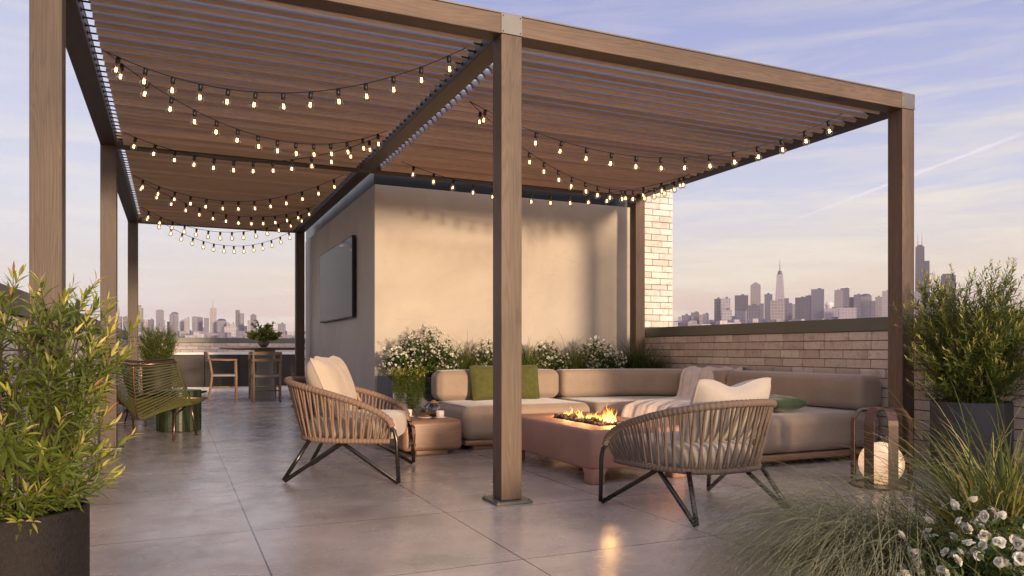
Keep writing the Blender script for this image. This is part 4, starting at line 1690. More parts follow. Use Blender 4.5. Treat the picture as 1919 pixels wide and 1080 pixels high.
def dining_chair(label, loc, rz, first=None):
    if first is not None:
        return dup(first, loc, rz, label)
    t = thing('dining_chair', label, 'chair', loc, rz, 'oak chairs round the dining table')
    for s in (-1, 1):
        m = MB()
        m.tube([(s * 0.255, 0.24, 0), (s * 0.25, 0.235, 0.5), (s * 0.25, 0.23, 0.80)], [0.017, 0.020, 0.016], 10)
        m.build('leg', OAKD, t)
        m = MB()
        m.tube([(s * 0.24, -0.27, 0), (s * 0.235, -0.215, 0.35), (s * 0.235, -0.20, 0.52), (s * 0.24, -0.235, 0.75), (s * 0.25, -0.29, 0.955)], [0.017, 0.021, 0.023, 0.019, 0.015], 10)
        m.build('leg', OAKD, t)
        m = MB()
        m.tube([(s * 0.25, -0.25, 0.80), (s * 0.262, -0.12, 0.80), (s * 0.262, 0.08, 0.795), (s * 0.25, 0.25, 0.80)], [0.013, 0.017, 0.019, 0.016], 8)
        m.build('armrest', OAKD, t)
        m = MB()
        m.tube([(s * 0.24, -0.24, 0.26), (s * 0.25, 0.235, 0.26)], 0.010, 8)
        m.build('stretcher', OAKD, t)
    for (z, y, hgt) in ((0.925, -0.285, 0.034), (0.80, -0.25, 0.028)):
        m = MB()
        for k in range(13):
            u = -1 + 2 * k / 12
            yy = y - 0.055 * (1 - u * u)
            for (dy, dz) in ((-0.010, -hgt), (0.010, -hgt), (0.010, hgt), (-0.010, hgt)):
                m.v.append((0.262 * u, yy + dy, z + dz * (1 - 0.3 * u * u)))
        for k in range(12):
            for j in range(4):
                m.face([4 * k + j, 4 * k + (j + 1) % 4, 4 * k + 4 + (j + 1) % 4, 4 * k + 4 + j], sm=False)
        m.build('back_slat', OAKD, t)
    for (y, z) in ((0.235, 0.20), (0.235, 0.475), (-0.225, 0.30), (-0.205, 0.475)):
        m = MB()
        m.tube([(-0.25, y, z), (0.25, y, z)], 0.012, 8)
        m.build('stretcher', OAKD, t)
    m = MB()
    m.bbox(-0.25, 0.25, -0.22, 0.245, 0.478, 0.518, 0.016, seg=2, puff=-0.008, sm=True)
    m.build('seat', PAPERC, t)
    return t


dc = dining_chair('oak dining chair with woven seat, left of the round table, turned sideways', (0.88, 15.75, 0), R(-92))
dining_chair('oak dining chair seen from behind, nearest the camera at the round table', (1.62, 15.10, 0), R(-3), dc)
dining_chair('oak dining chair on the far side of the round table, behind its drum base', (1.68, 16.45, 0), R(176), dc)
dining_chair('oak dining chair right of the round table, half hidden by the rear post', (2.46, 15.9, 0), R(90), dc)

# vase with leafy stems
vs = thing('round_vase', 'round grey stoneware vase standing on the dining table', 'vase', (1.62, 15.6, 1.042))
m = MB()
m.lathe([(0, 0), (0.05, 0), (0.085, 0.03), (0.118, 0.09), (0.112, 0.14), (0.075, 0.18), (0.062, 0.195), (0.068, 0.21), (0.060, 0.208), (0.055, 0.19), (0.0, 0.15)], n=28)
m.build('body', VASEM, vs)

# kitchen counter along the far wall
kc = thing('kitchen_counter', 'long dark wood outdoor kitchen counter with pale stone top along the far wall', 'counter', (-0.10, 19.5, 0))
m = MB()
m.box(0, 3.1, 0, 0.65, 0.0, 0.10)
m.build('plinth', WHITE, kc)
for k in range(4):
    m = MB()
    x0 = 0.0 + k * 0.776
    m.bbox(x0 + 0.004, x0 + 0.772, -0.03, 0.6, 0.105, 0.87, 0.004, t=0.25 + 0.2 * k)
    o = m.build('cabinet_door', CABW, kc)
m = MB()
m.bbox(-0.02, 3.12, -0.05, 0.68, 0.875, 0.925, 0.004)
m.build('worktop', WHITE, kc)


# ------------------------------------------------------------------ plants
def frame(T):
    T = T.normalized()
    a = T.cross(Vector((0, 0, 1)))
    if a.length < 1e-3:
        a = Vector((1, 0, 0))
    a.normalize()
    return T, a, T.cross(a).normalized() * -1


def leaf(m, p, d, n, L_, w, t, curl=0.3, fold=0.2):
    """pointed leaf: 3 cross sections + tip, folded along the midrib"""
    d = d.normalized()
    s_ = d.cross(n).normalized()
    nn = s_.cross(d).normalized()
    b = len(m.v)
    m.v.append(tuple(p))
    for (u, ww) in ((0.28, 0.9), (0.55, 1.0), (0.8, 0.55)):
        c = p + d * (L_ * u) - nn * (curl * L_ * u * u)
        m.v.append(tuple(c - s_ * w * ww / 2 + nn * fold * w * ww))
        m.v.append(tuple(c))
        m.v.append(tuple(c + s_ * w * ww / 2 + nn * fold * w * ww))
    m.v.append(tuple(p + d * L_ - nn * (curl * L_)))
    for q in ((0, 2, 1), (0, 3, 2)):
        m.face([b + i for i in q], t=t)
    for k in (0, 3):
        m.face([b + 1 + k, b + 2 + k, b + 5 + k, b + 4 + k], t=t)
        m.face([b + 2 + k, b + 3 + k, b + 6 + k, b + 5 + k], t=t)
    m.face([b + 7, b + 8, b + 10], t=t)
    m.face([b + 8, b + 9, b + 10], t=t)


def willow_bush(name, label, loc, H, Rr, ntwig, LL, seed, nmain=9, cat='shrub', spacing=0.017, green=0.0, low=0.10, yellow=1.0, xs=1.0):
    r = random.Random(seed)
    t = thing(name, label, cat, loc)
    st, lf = MB(), MB()
    mains = []
    for k in range(nmain):
        a = 2 * math.pi * (k + r.uniform(-.3, .3)) / nmain
        lean = r.uniform(0.15, 0.75)
        tip = Vector((math.cos(a) * Rr * lean * xs, math.sin(a) * Rr * lean, H * r.uniform(0.68, 0.9)))
        base = Vector((math.cos(a) * 0.05, math.sin(a) * 0.05, -0.02))
        pts = [base.lerp(tip, u) + Vector((math.cos(a), math.sin(a), 0)) * (Rr * 0.12 * math.sin(math.pi * u)) + Vector((r.uniform(-.01, .01), r.uniform(-.01, .01), 0)) for u in [i / 8 for i in range(9)]]
        mains.append(pts)
        st.tube(pts, [0.0075 * (1 - 0.75 * i / 8) for i in range(9)], 6)
    for k in range(ntwig):
        pts = mains[r.randrange(nmain)]
        u = r.uniform(0.02, 1.0)
        i = min(7, int(u * 8))
        p = pts[i].lerp(pts[i + 1], u * 8 - i)
        a = math.atan2(p.y, p.x) + r.gauss(0, 0.9)
        up = r.uniform(-0.05, 0.9) + 1.1 * u * u
        d = Vector((math.cos(a) * xs, math.sin(a), up)).normalized()
        ln_ = H * r.uniform(0.20, 0.42)
        # keep the twig inside an egg shaped crown
        tw = [p]
        q = p.copy()
        ns = max(6, int(ln_ / spacing))
        for s_ in range(ns):
            d = (d + Vector((r.gauss(0, .04), r.gauss(0, .04), 0.035))).normalized()
            q = q + d * (ln_ / ns)
            tw.append(q.copy())
        zz = max(0, min(1, q.z / H))
        lim = Rr * (0.42 + 0.78 * math.sin(math.pi * min(1, 0.12 + 0.80 * zz)) ** 0.8) * r.uniform(0.85, 1.12)
        if math.hypot(q.x / xs, q.y) > lim * 1.02 or q.z > H * r.uniform(0.93, 1.06):
            continue
        st.tube(tw[::3] + [tw[-1]], [0.0026 * (1 - 0.7 * i / (len(tw[::3]))) for i in range(len(tw[::3]) + 1)], 4, t=0.3)
        n = len(tw)
        gb_ = r.uniform(0, 0.5)
        for s_ in range(2, n):
            f = s_ / (n - 1)
            T = (tw[s_] - tw[s_ - 1]).normalized()
            _, sd_, nn_ = frame(T)
            base = 0.12 + 0.28 * gb_ + 0.10 * r.random() - green
            tc_ = base + yellow * (max(0, f - 0.70) / 0.30) * 0.55 * r.uniform(0.6, 1.1)
            if f < 0.25 and r.random() < 0.03:
                tc_ = 1.0
            ang0 = s_ * 2.4 + r.uniform(-.3, .3)
            for q2 in (0, 1):
                ang = ang0 + q2 * math.pi
                o = sd_ * math.cos(ang) + nn_ * math.sin(ang)
                op = 0.95 - 0.60 * f
                dl = (T * (1 - op * 0.55) + o * op + Vector((0, 0, -0.1))).normalized()
                Lf = LL * (1.0 - 0.45 * f) * r.uniform(0.7, 1.2)
                leaf(lf, tw[s_], dl, (T - o * 0.3).cross(dl).cross(dl) * -1 if False else T + Vector((0, 0, .3)), Lf, Lf * r.uniform(0.15, 0.21), min(0.97, max(0, tc_)) if tc_ < 1 else 1.0, r.uniform(-0.05, 0.35))
    st.build('stems', STEM, t)
    lf.build('foliage', BUSHL, t)
    return t


def pot(name, label, loc, Rr, h, mat, seed, wall=0.018):
    t = thing(name, label, 'plant pot', loc)
    m = MB()
    m.lathe([(0, 0.0), (Rr * 0.93, 0.0), (Rr * 0.96, 0.008), (Rr, 0.06), (Rr, h - 0.006), (Rr - 0.004, h), (Rr - wall + 0.004, h), (Rr - wall, h - 0.006), (Rr - wall, h - 0.08)], n=72)
    m.build('body', mat, t)
    r = random.Random(seed)
    m = MB()
    m.lathe([(0, h - 0.055), (Rr * 0.6, h - 0.05), (Rr - wall, h - 0.06)], n=36, t=0.3)
    for k in range(420):
        a, q = r.uniform(0, 6.28), (Rr - wall - 0.02) * math.sqrt(r.random())
        c = Vector((q * math.cos(a), q * math.sin(a), h - 0.048 + r.uniform(-0.004, 0.012)))
        d = Vector((r.gauss(0, 1), r.gauss(0, 1), r.gauss(0, .25))).normalized() * r.uniform(0.012, 0.03)
        m.strip([c - d, c, c + d], (-d.y * 8, d.x * 8, 0.0) if d.length else (1, 0, 0), [0.004, 0.007, 0.003] if False else [0.10 * 0.1, 0.012, 0.006], t=r.random())
    m.build('bark_mulch', BARK, t)
    return t


LP = (-0.492, 3.03)
pot('round_pot', 'large rough dark brown round pot in the left foreground', (LP[0], LP[1], 0), 0.222, 0.462, POTM, 5)
willow_bush('potted_shrub', 'yellow green narrow leaved shrub filling the left foreground pot', (LP[0], LP[1], 0.40), 0.88, 0.38, 250, 0.088, 11, nmain=12, green=-0.10, spacing=0.021, yellow=1.15)
RP = (5.57, 3.84)
pot('round_pot', 'black round pot against the right parapet beside the right post', (RP[0], RP[1], 0), 0.275, 0.606, POTB, 6)
willow_bush('potted_shrub', 'bushy narrow leaved shrub in the black pot beside the right post', (RP[0], RP[1], 0.55), 1.10, 0.46, 620, 0.072, 12, nmain=16, green=-0.05, yellow=1.15, spacing=0.021)
BP = (-0.27, 14.9)
pot('round_pot', 'black round pot behind the dark green rope chair, near the far left post', (BP[0], BP[1], 0), 0.24, 0.72, POTB, 7)
willow_bush('potted_shrub', 'small dense shrub in the far pot behind the green rope chairs', (BP[0], BP[1], 0.68), 0.76, 0.36, 620, 0.07, 13, nmain=12, green=0.0, yellow=0.6, spacing=0.024)

# leafy stems in the vase
t = thing('leafy_branches', 'bright green leafy branches standing in the vase on the dining table', 'plant', (1.62, 15.6, 1.22))
r = random.Random(44)
st, lf = MB(), MB()
for k in range(70):
    a = r.uniform(0, 6.28)
    o_ = r.uniform(0.1, 1.6)
    ln_ = r.uniform(0.16, 0.40)
    if k == 0:
        a, o_, ln_ = 2.6, 0.12, 0.42
    pts = [Vector((0, 0, -0.03))]
    d = Vector((math.cos(a) * o_, math.sin(a) * o_, 1.1 - 0.55 * o_)).normalized()
    for s_ in range(8):
        d = (d + Vector((math.cos(a), math.sin(a), 0)) * 0.05 + Vector((r.gauss(0, .06), r.gauss(0, .06), 0))).normalized()
        pts.append(pts[-1] + d * ln_ / 8)
    st.tube(pts, 0.0035, 4)
    for s_ in range(2, 9):
        for q in range(5):
            dd_ = Vector((r.gauss(0, 1), r.gauss(0, 1), r.gauss(0, .7))).normalized()
            leaf(lf, pts[s_], dd_, Vector((0, 0, 1)) + dd_.orthogonal() * 0.3, r.uniform(0.045, 0.07), r.uniform(0.04, 0.055), r.uniform(0.35, 0.68), 0.1, 0.1)
st.build('stems', STEM, t)
lf.build('foliage', BUSHL, t)


# grasses
def blade(m, base, a, L_, lean, droop, w, t, r, n=9):
    d = Vector((math.cos(a) * lean, math.sin(a) * lean, 1)).normalized()
    h_ = Vector((math.cos(a), math.sin(a), 0))
    p = Vector(base)
    pts, ws = [p.copy()], [w * 0.7]
    for i in range(1, n + 1):
        u = i / n
        d = (d + h_ * droop * 0.22 * u - Vector((0, 0, droop * 0.26 * u))).normalized()
        p = p + d * (L_ / n)
        pts.append(p.copy())
        ws.append(w * (1 - u ** 2.2) + 0.0002)
    sd_ = Vector((-h_.y, h_.x, 0)) * 1.0 + Vector((0, 0, r.uniform(-.4, .4)))
    m.strip(pts, sd_.normalized(), ws, t=t)
    return pts


def grass_clump(name, label, loc, n, Lr, wr_, seed, lean=(0.1, 0.7), droop=(0.6, 1.6), spread=0.08, ab=None, tr=(0.1, 0.7), gold=0.04, parent=None):
    r = random.Random(seed)
    m = MB()
    for k in range(n):
        a = r.uniform(0, 2 * math.pi) if ab is None else r.gauss(ab[0], ab[1])
        b = (spread * r.gauss(0, 0.5), spread * r.gauss(0, 0.5), 0)
        blade(m, b, a, r.uniform(*Lr), r.uniform(*lean), r.uniform(*droop), r.uniform(*wr_), 1.0 if r.random() < gold else r.uniform(*tr), r)
    o = m.build(name, GRASS)
    o.location = loc
    tag(o, label, 'grass plant')
    return o


# planter behind the sofa
plr = thing('long_planter', 'long grey fibre cement planter box between the sofa and the beige wall', 'planter', (2.20, 8.12, 0))
m = MB()
m.bbox(0, 3.66, 0, 0.03, 0, 0.69, 0.004)
m.bbox(0, 3.66, 0.66, 0.69, 0, 0.69, 0.004)
m.bbox(0, 0.03, 0.0302, 0.6598, 0, 0.69, 0.003)
m.bbox(3.63, 3.66, 0.0302, 0.6598, 0, 0.69, 0.003)
m.build('box', PLANTER, plr)
m = MB()
m.box(0.031, 3.629, 0.031, 0.659, 0.05, 0.63)
m.build('soil', BARK, plr)


def blossom_mesh(r, R_, petals=9):
    m = MB()
    for k in range(petals):
        ring = 0 if k < petals * 0.4 else 1
        a = 2.4 * k + r.uniform(-.2, .2)
        op = r.uniform(0.05, 0.22) if ring == 0 else r.uniform(0.5, 1.15)
        h_ = Vector((math.cos(a), math.sin(a), 0))
        s_ = Vector((-h_.y, h_.x, 0))
        L_ = R_ * (0.95 if ring == 0 else 1.10)
        n1 = 4
        b = len(m.v)
        for i in range(n1 + 1):
            u = i / n1
            th = op * (0.35 + 0.9 * u)
            c = Vector((0, 0, -R_ * 0.35)) + h_ * (L_ * u * math.sin(th) + R_ * 0.10 * ring) + Vector((0, 0, L_ * u * math.cos(th)))
            w = R_ * 0.62 * math.sin(math.pi * min(0.93, 0.14 + 0.72 * u)) ** 0.7
            for v in (-1, -0.35, 0.35, 1):
                cup = (abs(v) ** 2) * 0.35 * w
                m.v.append(tuple(c + s_ * w * v - h_ * cup * (0.8 if ring == 0 else 0.5) + Vector((0, 0, cup * 0.4))))
        for i in range(n1):
            for j in range(3):
                m.face([b + 4 * i + j, b + 4 * i + j + 1, b + 4 * i + 5 + j, b + 4 * i + 4 + j], t=r.uniform(0.5, 0.8), sm=True)
    return m


def flower_bush(name, label, loc, W, D, H, nst, seed, fl=0.016, nfl=4, single=False, leafL=0.03, hfun=None):
    r = random.Random(seed)
    t = thing(name, label, 'flowering shrub', loc)
    st, lf, fb_ = MB(), MB(), MB()
    small = [blossom_mesh(r, fl, 6) for _ in range(4)]
    spots = []
    for k in range(nst):
        b = Vector((r.uniform(-W, W) * 0.55, r.uniform(-D, D) * 0.6, -0.05))
        tp = Vector((r.uniform(-W, W), r.uniform(-D, D), 0))
        e = 1 - 0.45 * (tp.x / W) ** 2 - 0.30 * (tp.y / D) ** 2
        tp.z = H * e * r.uniform(0.45, 1.0) * (hfun(tp.x) if hfun else 1)
        pts = [b.lerp(tp, u) + Vector((r.gauss(0, .008), r.gauss(0, .008), 0.05 * H * math.sin(3.1 * u))) for u in [i / 6 for i in range(7)]]
        st.tube(pts, [0.003 * (1 - 0.6 * i / 6) for i in range(7)], 4)
        for i in range(1, 7):
            for q in range(8):
                u = r.random()
                p = pts[i - 1].lerp(pts[i], u)
                dd_ = Vector((r.gauss(0, 1), r.gauss(0, 1), r.gauss(0.2, .7))).normalized()
                leaf(lf, p, dd_, Vector((0, 0, 1)), leafL * r.uniform(0.6, 1.3), leafL * 0.42, r.random() * 0.9, 0.25, 0.15)
        for q in range(nfl):
            u = 1 - (r.random() ** 2.0) * 0.55 if q else 1.0
            i = min(5, int(u * 6))
            p = pts[i].lerp(pts[min(6, i + 1)], u * 6 - i) + Vector((r.gauss(0, 1), r.gauss(0, 1), r.gauss(0, 1))) * fl * 1.4
            spots.append(p)
    st.build('stems', STEM, t)
    lf.build('foliage', FLEAF, t)
    if single:
        meshes = [blossom_mesh(r, fl, 17).mesh('blossom', PETAL) for _ in range(5)]
        for k, p in enumerate(spots[:98]):
            o = bpy.data.objects.new('blossom', meshes[k % 5])
            col.objects.link(o)
            o.parent = t
            o.location = p
            s_ = r.uniform(0.75, 1.2)
            o.scale = (s_, s_, s_)
            o.rotation_euler = (r.uniform(-1.1, 1.1), r.uniform(-1.1, 1.1), r.uniform(0, 6))
    else:
        for p in spots:
            s0 = small[r.randrange(4)]
            Mx = Matrix.Translation(p) @ Matrix.Rotation(r.uniform(-1.4, 1.4), 4, 'X') @ Matrix.Rotation(r.uniform(-1.4, 1.4), 4, 'Y') @ Matrix.Scale(r.uniform(0.6, 1.15), 4)
            b = len(fb_.v)
            fb_.v += [tuple(Mx @ Vector(v)) for v in s0.v]
            for f_, t_, sm_ in zip(s0.f, s0.t, s0.sm):
                fb_.face([b + i for i in f_], t=t_, sm=sm_)
        fb_.build('blossoms', PETAL, t, kind='stuff')
    return t


PZ = 0.64
flower_bush('white_flower_bush', 'tallest white flowering bush at the left end of the long planter', (2.62, 8.42, PZ), 0.42, 0.26, 0.68, 150, 51, 0.019, 5, leafL=0.046, hfun=lambda x: 1.0 + 0.1 * math.sin(9 * x))
flower_bush('white_flower_bush', 'white flowering bush directly left of the middle post, above the sofa back', (3.52, 8.45, PZ), 0.24, 0.22, 0.54, 75, 52, 0.018, 5, leafL=0.044)
flower_bush('white_flower_bush', 'sparse white flowering bush directly right of the middle post, above the sofa back', (4.28, 8.45, PZ), 0.26, 0.22, 0.50, 75, 53, 0.018, 4, leafL=0.044)
flower_bush('white_flower_bush', 'white flowering bush behind the sofa corner, farthest right in the long planter', (5.02, 8.45, PZ), 0.30, 0.24, 0.54, 105, 54, 0.019, 5, leafL=0.044)
gl = [(2.98, 8.35, 'grass tuft between the tallest flower bush and the sofa end', 170, (0.30, 0.60)), (3.22, 8.5, 'grass tuft in front of the beige wall, left of the middle post', 240, (0.35, 0.66)),
      (3.98, 8.38, 'grass tuft directly behind the green cushions and the middle post', 240, (0.35, 0.64)), (4.62, 8.40, 'grass tuft between the two right flower bushes', 260, (0.35, 0.66)),
      (5.52, 8.40, 'dark green grass tuft at the right end of the long planter by the rear post', 330, (0.35, 0.66)), (5.72, 8.30, 'last small grass tuft in the corner under the right parapet', 160, (0.3, 0.5))]
for k, (x, y, lab, n, Lr) in enumerate(gl):
    grass_clump('grass_tuft', lab, (x, y, PZ), int(n * 1.9), (Lr[0], Lr[1] * 1.12), (0.0020, 0.0042), 60 + k, (0.05, 0.8), (0.5, 1.7), 0.10, tr=(0.1, 0.75) if k < 4 else (0.0, 0.45), gold=0.02)


def trailing(label, x0, x1, y, ztop_, lens, seed, n):
    r = random.Random(seed)
    t = thing('trailing_plant', label, 'trailing plant', ((x0 + x1) / 2, y, ztop_))
    st, lf = MB(), MB()
    half = (x1 - x0) / 2
    lobes = [(-0.75, 0.55), (-0.15, 1.0), (0.35, 0.8), (0.85, 0.5)]
    for k in range(n):
        lc, ll = lobes[k % 4]
        x = lc * half + r.gauss(0, 0.22) * half
        x = max(-half * 1.05, min(half * 1.05, x))
        L_ = lens[1] * ll * r.uniform(0.35, 1.0) + lens[0] * 0.3
        pts = [Vector((x + r.gauss(0, .02), 0.08, 0.0)), Vector((x, 0.0, 0.03)), Vector((x, -0.035, 0.0))]
        ns = int(L_ / 0.03)
        for s_ in range(ns):
            pts.append(pts[-1] + Vector((r.gauss(0, .013), r.gauss(-0.001, .003), -0.03)))
        for p in pts:
            p.y = min(p.y, -0.012 - r.random() * 0.05) if p.z < 0 else p.y
        for q in range(7):
            c_ = Vector((x + r.gauss(0, .03), r.uniform(-0.05, 0.08), r.uniform(-0.03, 0.10)))
            leaf(lf, c_, Vector((r.gauss(0, 1), r.gauss(-0.3, .7), r.gauss(0.5, .6))).normalized(), Vector((0, -0.4, 1)), r.uniform(0.03, 0.06), 0.009, r.uniform(0.2, 1.0), 0.3, 0.1)
        st.tube(pts, 0.0016, 4)
        for p in pts:
            for q in range(6):
                dd_ = Vector((r.gauss(0, 1), r.gauss(-0.6, .6), r.gauss(-0.2, .8))).normalized()
                leaf(lf, p + Vector((0, -0.004, 0)), dd_, Vector((0, -0.4, 1)), r.uniform(0.02, 0.036), 0.006, r.uniform(0.0, 0.32), 0.3, 0.1)
    st.build('stems', STEM, t)
    lf.build('foliage', BUSHL, t)


trailing('feathery green plant hanging over the planter front beside the left armchair', 2.27, 2.56, 8.115, 0.69, (0.08, 0.46), 71, 46)
trailing('thin green strands hanging over the planter front against the sofa end', 2.68, 2.84, 8.115, 0.69, (0.1, 0.42), 72, 20)
trailing('short green strands at the very left corner of the long planter', 2.205, 2.27, 8.115, 0.69, (0.1, 0.25), 73, 24)

# foreground grasses and roses on the right, growing in a low trough
tr_ = thing('planting_bed', 'low dark planting bed holding the foreground grasses and white roses', 'planter', (2.55, 1.25, 0))
m = MB()
m.bbox(0.12, 1.6, 0, 1.62, 0, 0.035, 0.006)
m.build('kerb_frame', POTB, tr_)
m = MB()
m.box(0.15, 1.57, 0.03, 1.59, 0.0352, 0.045)
m.build('soil', BARK, tr_)


def feather_clump(label, loc, n, seed, ab, Lr):
    r = random.Random(seed)
    m = MB()
    for k in range(n):
        a = r.gauss(*ab)
        L_ = r.uniform(*Lr)
        pts = blade(m, (r.gauss(0, 0.09), r.gauss(0, 0.09), 0), a, L_, r.uniform(0.35, 1.4), r.uniform(0.7, 1.5), 0.0011, r.uniform(0.2, 0.6), r, n=16)
        if r.random() < 0.75:
            # seed beads along the outer half
            for i in range(7, 16):
                for q in range(4):
                    p = pts[i].lerp(pts[i + 1], q / 4)
                    T = (pts[i + 1] - pts[i]).normalized()
                    d = (T + Vector((r.gauss(0, .22), r.gauss(0, .22), r.gauss(0, .22)))).normalized()
                    s_ = d.cross(Vector((0, 0, 1)))
                    s_ = s_.normalized() if s_.length > 1e-3 else Vector((1, 0, 0))
                    l_ = r.uniform(0.009, 0.017)
                    b = len(m.v)
                    for v in (p, p + d * l_ * 0.5 + s_ * 0.0011, p + d * l_, p + d * l_ * 0.5 - s_ * 0.0011):
                        m.v.append(tuple(v))
                    m.face([b, b + 1, b + 2, b + 3], t=r.uniform(0.3, 1.0))
                    if r.random() < 0.30:
                        e = p + (d + Vector((0, 0, r.uniform(-.2, .6)))) * r.uniform(0.02, 0.04)
                        w_ = s_ * 0.00035
                        b = len(m.v)
                        for v in (p - w_, p + w_, e):
                            m.v.append(tuple(v))
                        m.face([b, b + 1, b + 2], t=0.9)
    o = m.build('feather_grass', FEATH)
    o.location = loc
    tag(o, label, 'grass plant')


feather_clump('feather grass arching left over the terrace floor in the right foreground', (2.70, 2.22, 0.04), 760, 81, (R(165), 0.75), (0.50, 1.02))
feather_clump('taller feather grass rising in front of the globe lantern', (3.02, 2.34, 0.04), 430, 82, (R(140), 0.9), (0.70, 1.22))
feather_clump('pale feather grass between the globe lantern and the right armchair leg', (2.93, 2.60, 0.04), 420, 86, (R(150), 0.8), (0.55, 1.0))
grass_clump('grass_tuft', 'large yellow green blade grass between the black pot and the white roses', (3.26, 2.10, 0.04), 800, (0.55, 1.0), (0.0022, 0.0050), 83, (0.1, 1.0), (0.3, 1.3), 0.13, tr=(0.15, 0.95), gold=0.10)
grass_clump('grass_tuft', 'lower blade grass leaning left beside the feather grass', (2.98, 2.10, 0.04), 300, (0.40, 0.72), (0.0018, 0.0036), 84, (0.3, 1.2), (0.5, 1.5), 0.12, ab=(R(150), 0.9), tr=(0.1, 0.8), gold=0.06)
flower_bush('white_rose_bush', 'white rose bush in the bottom right corner of the foreground', (2.70, 1.80, 0.04), 0.26, 0.22, 0.47, 49, 91, 0.0195, 2, single=True, leafL=0.035)

# ------------------------------------------------------------------ the city
cm = {}
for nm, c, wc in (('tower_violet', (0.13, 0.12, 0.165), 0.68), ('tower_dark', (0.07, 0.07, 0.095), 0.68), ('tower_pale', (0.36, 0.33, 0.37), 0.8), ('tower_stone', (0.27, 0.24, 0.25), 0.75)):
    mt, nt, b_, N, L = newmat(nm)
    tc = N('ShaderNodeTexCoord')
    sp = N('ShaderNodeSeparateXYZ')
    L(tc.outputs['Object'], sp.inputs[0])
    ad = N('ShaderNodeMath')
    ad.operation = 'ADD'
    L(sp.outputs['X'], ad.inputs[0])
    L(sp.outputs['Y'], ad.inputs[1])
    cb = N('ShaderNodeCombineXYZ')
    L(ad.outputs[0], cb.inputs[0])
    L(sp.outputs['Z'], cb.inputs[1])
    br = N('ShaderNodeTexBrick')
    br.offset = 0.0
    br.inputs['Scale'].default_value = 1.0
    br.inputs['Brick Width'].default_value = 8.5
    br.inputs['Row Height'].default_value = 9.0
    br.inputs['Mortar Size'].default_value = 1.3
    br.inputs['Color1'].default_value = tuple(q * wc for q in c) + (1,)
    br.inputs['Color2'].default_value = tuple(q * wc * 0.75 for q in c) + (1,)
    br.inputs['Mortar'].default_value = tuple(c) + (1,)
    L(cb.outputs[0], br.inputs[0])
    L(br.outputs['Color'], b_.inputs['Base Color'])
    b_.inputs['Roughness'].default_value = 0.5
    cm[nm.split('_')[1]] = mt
D0 = 2400.0
GZ = -45.0


def at_px(px, depth):
    F = Vector((0.4088, 0.9126, 0))
    Rr = Vector((0.9126, -0.4088, 0))
    return (F + Rr * ((px - 960) / 1415.0)) * depth


def hz(py, depth):
    return 1.0 + (656 - py) / 1415.0 * depth


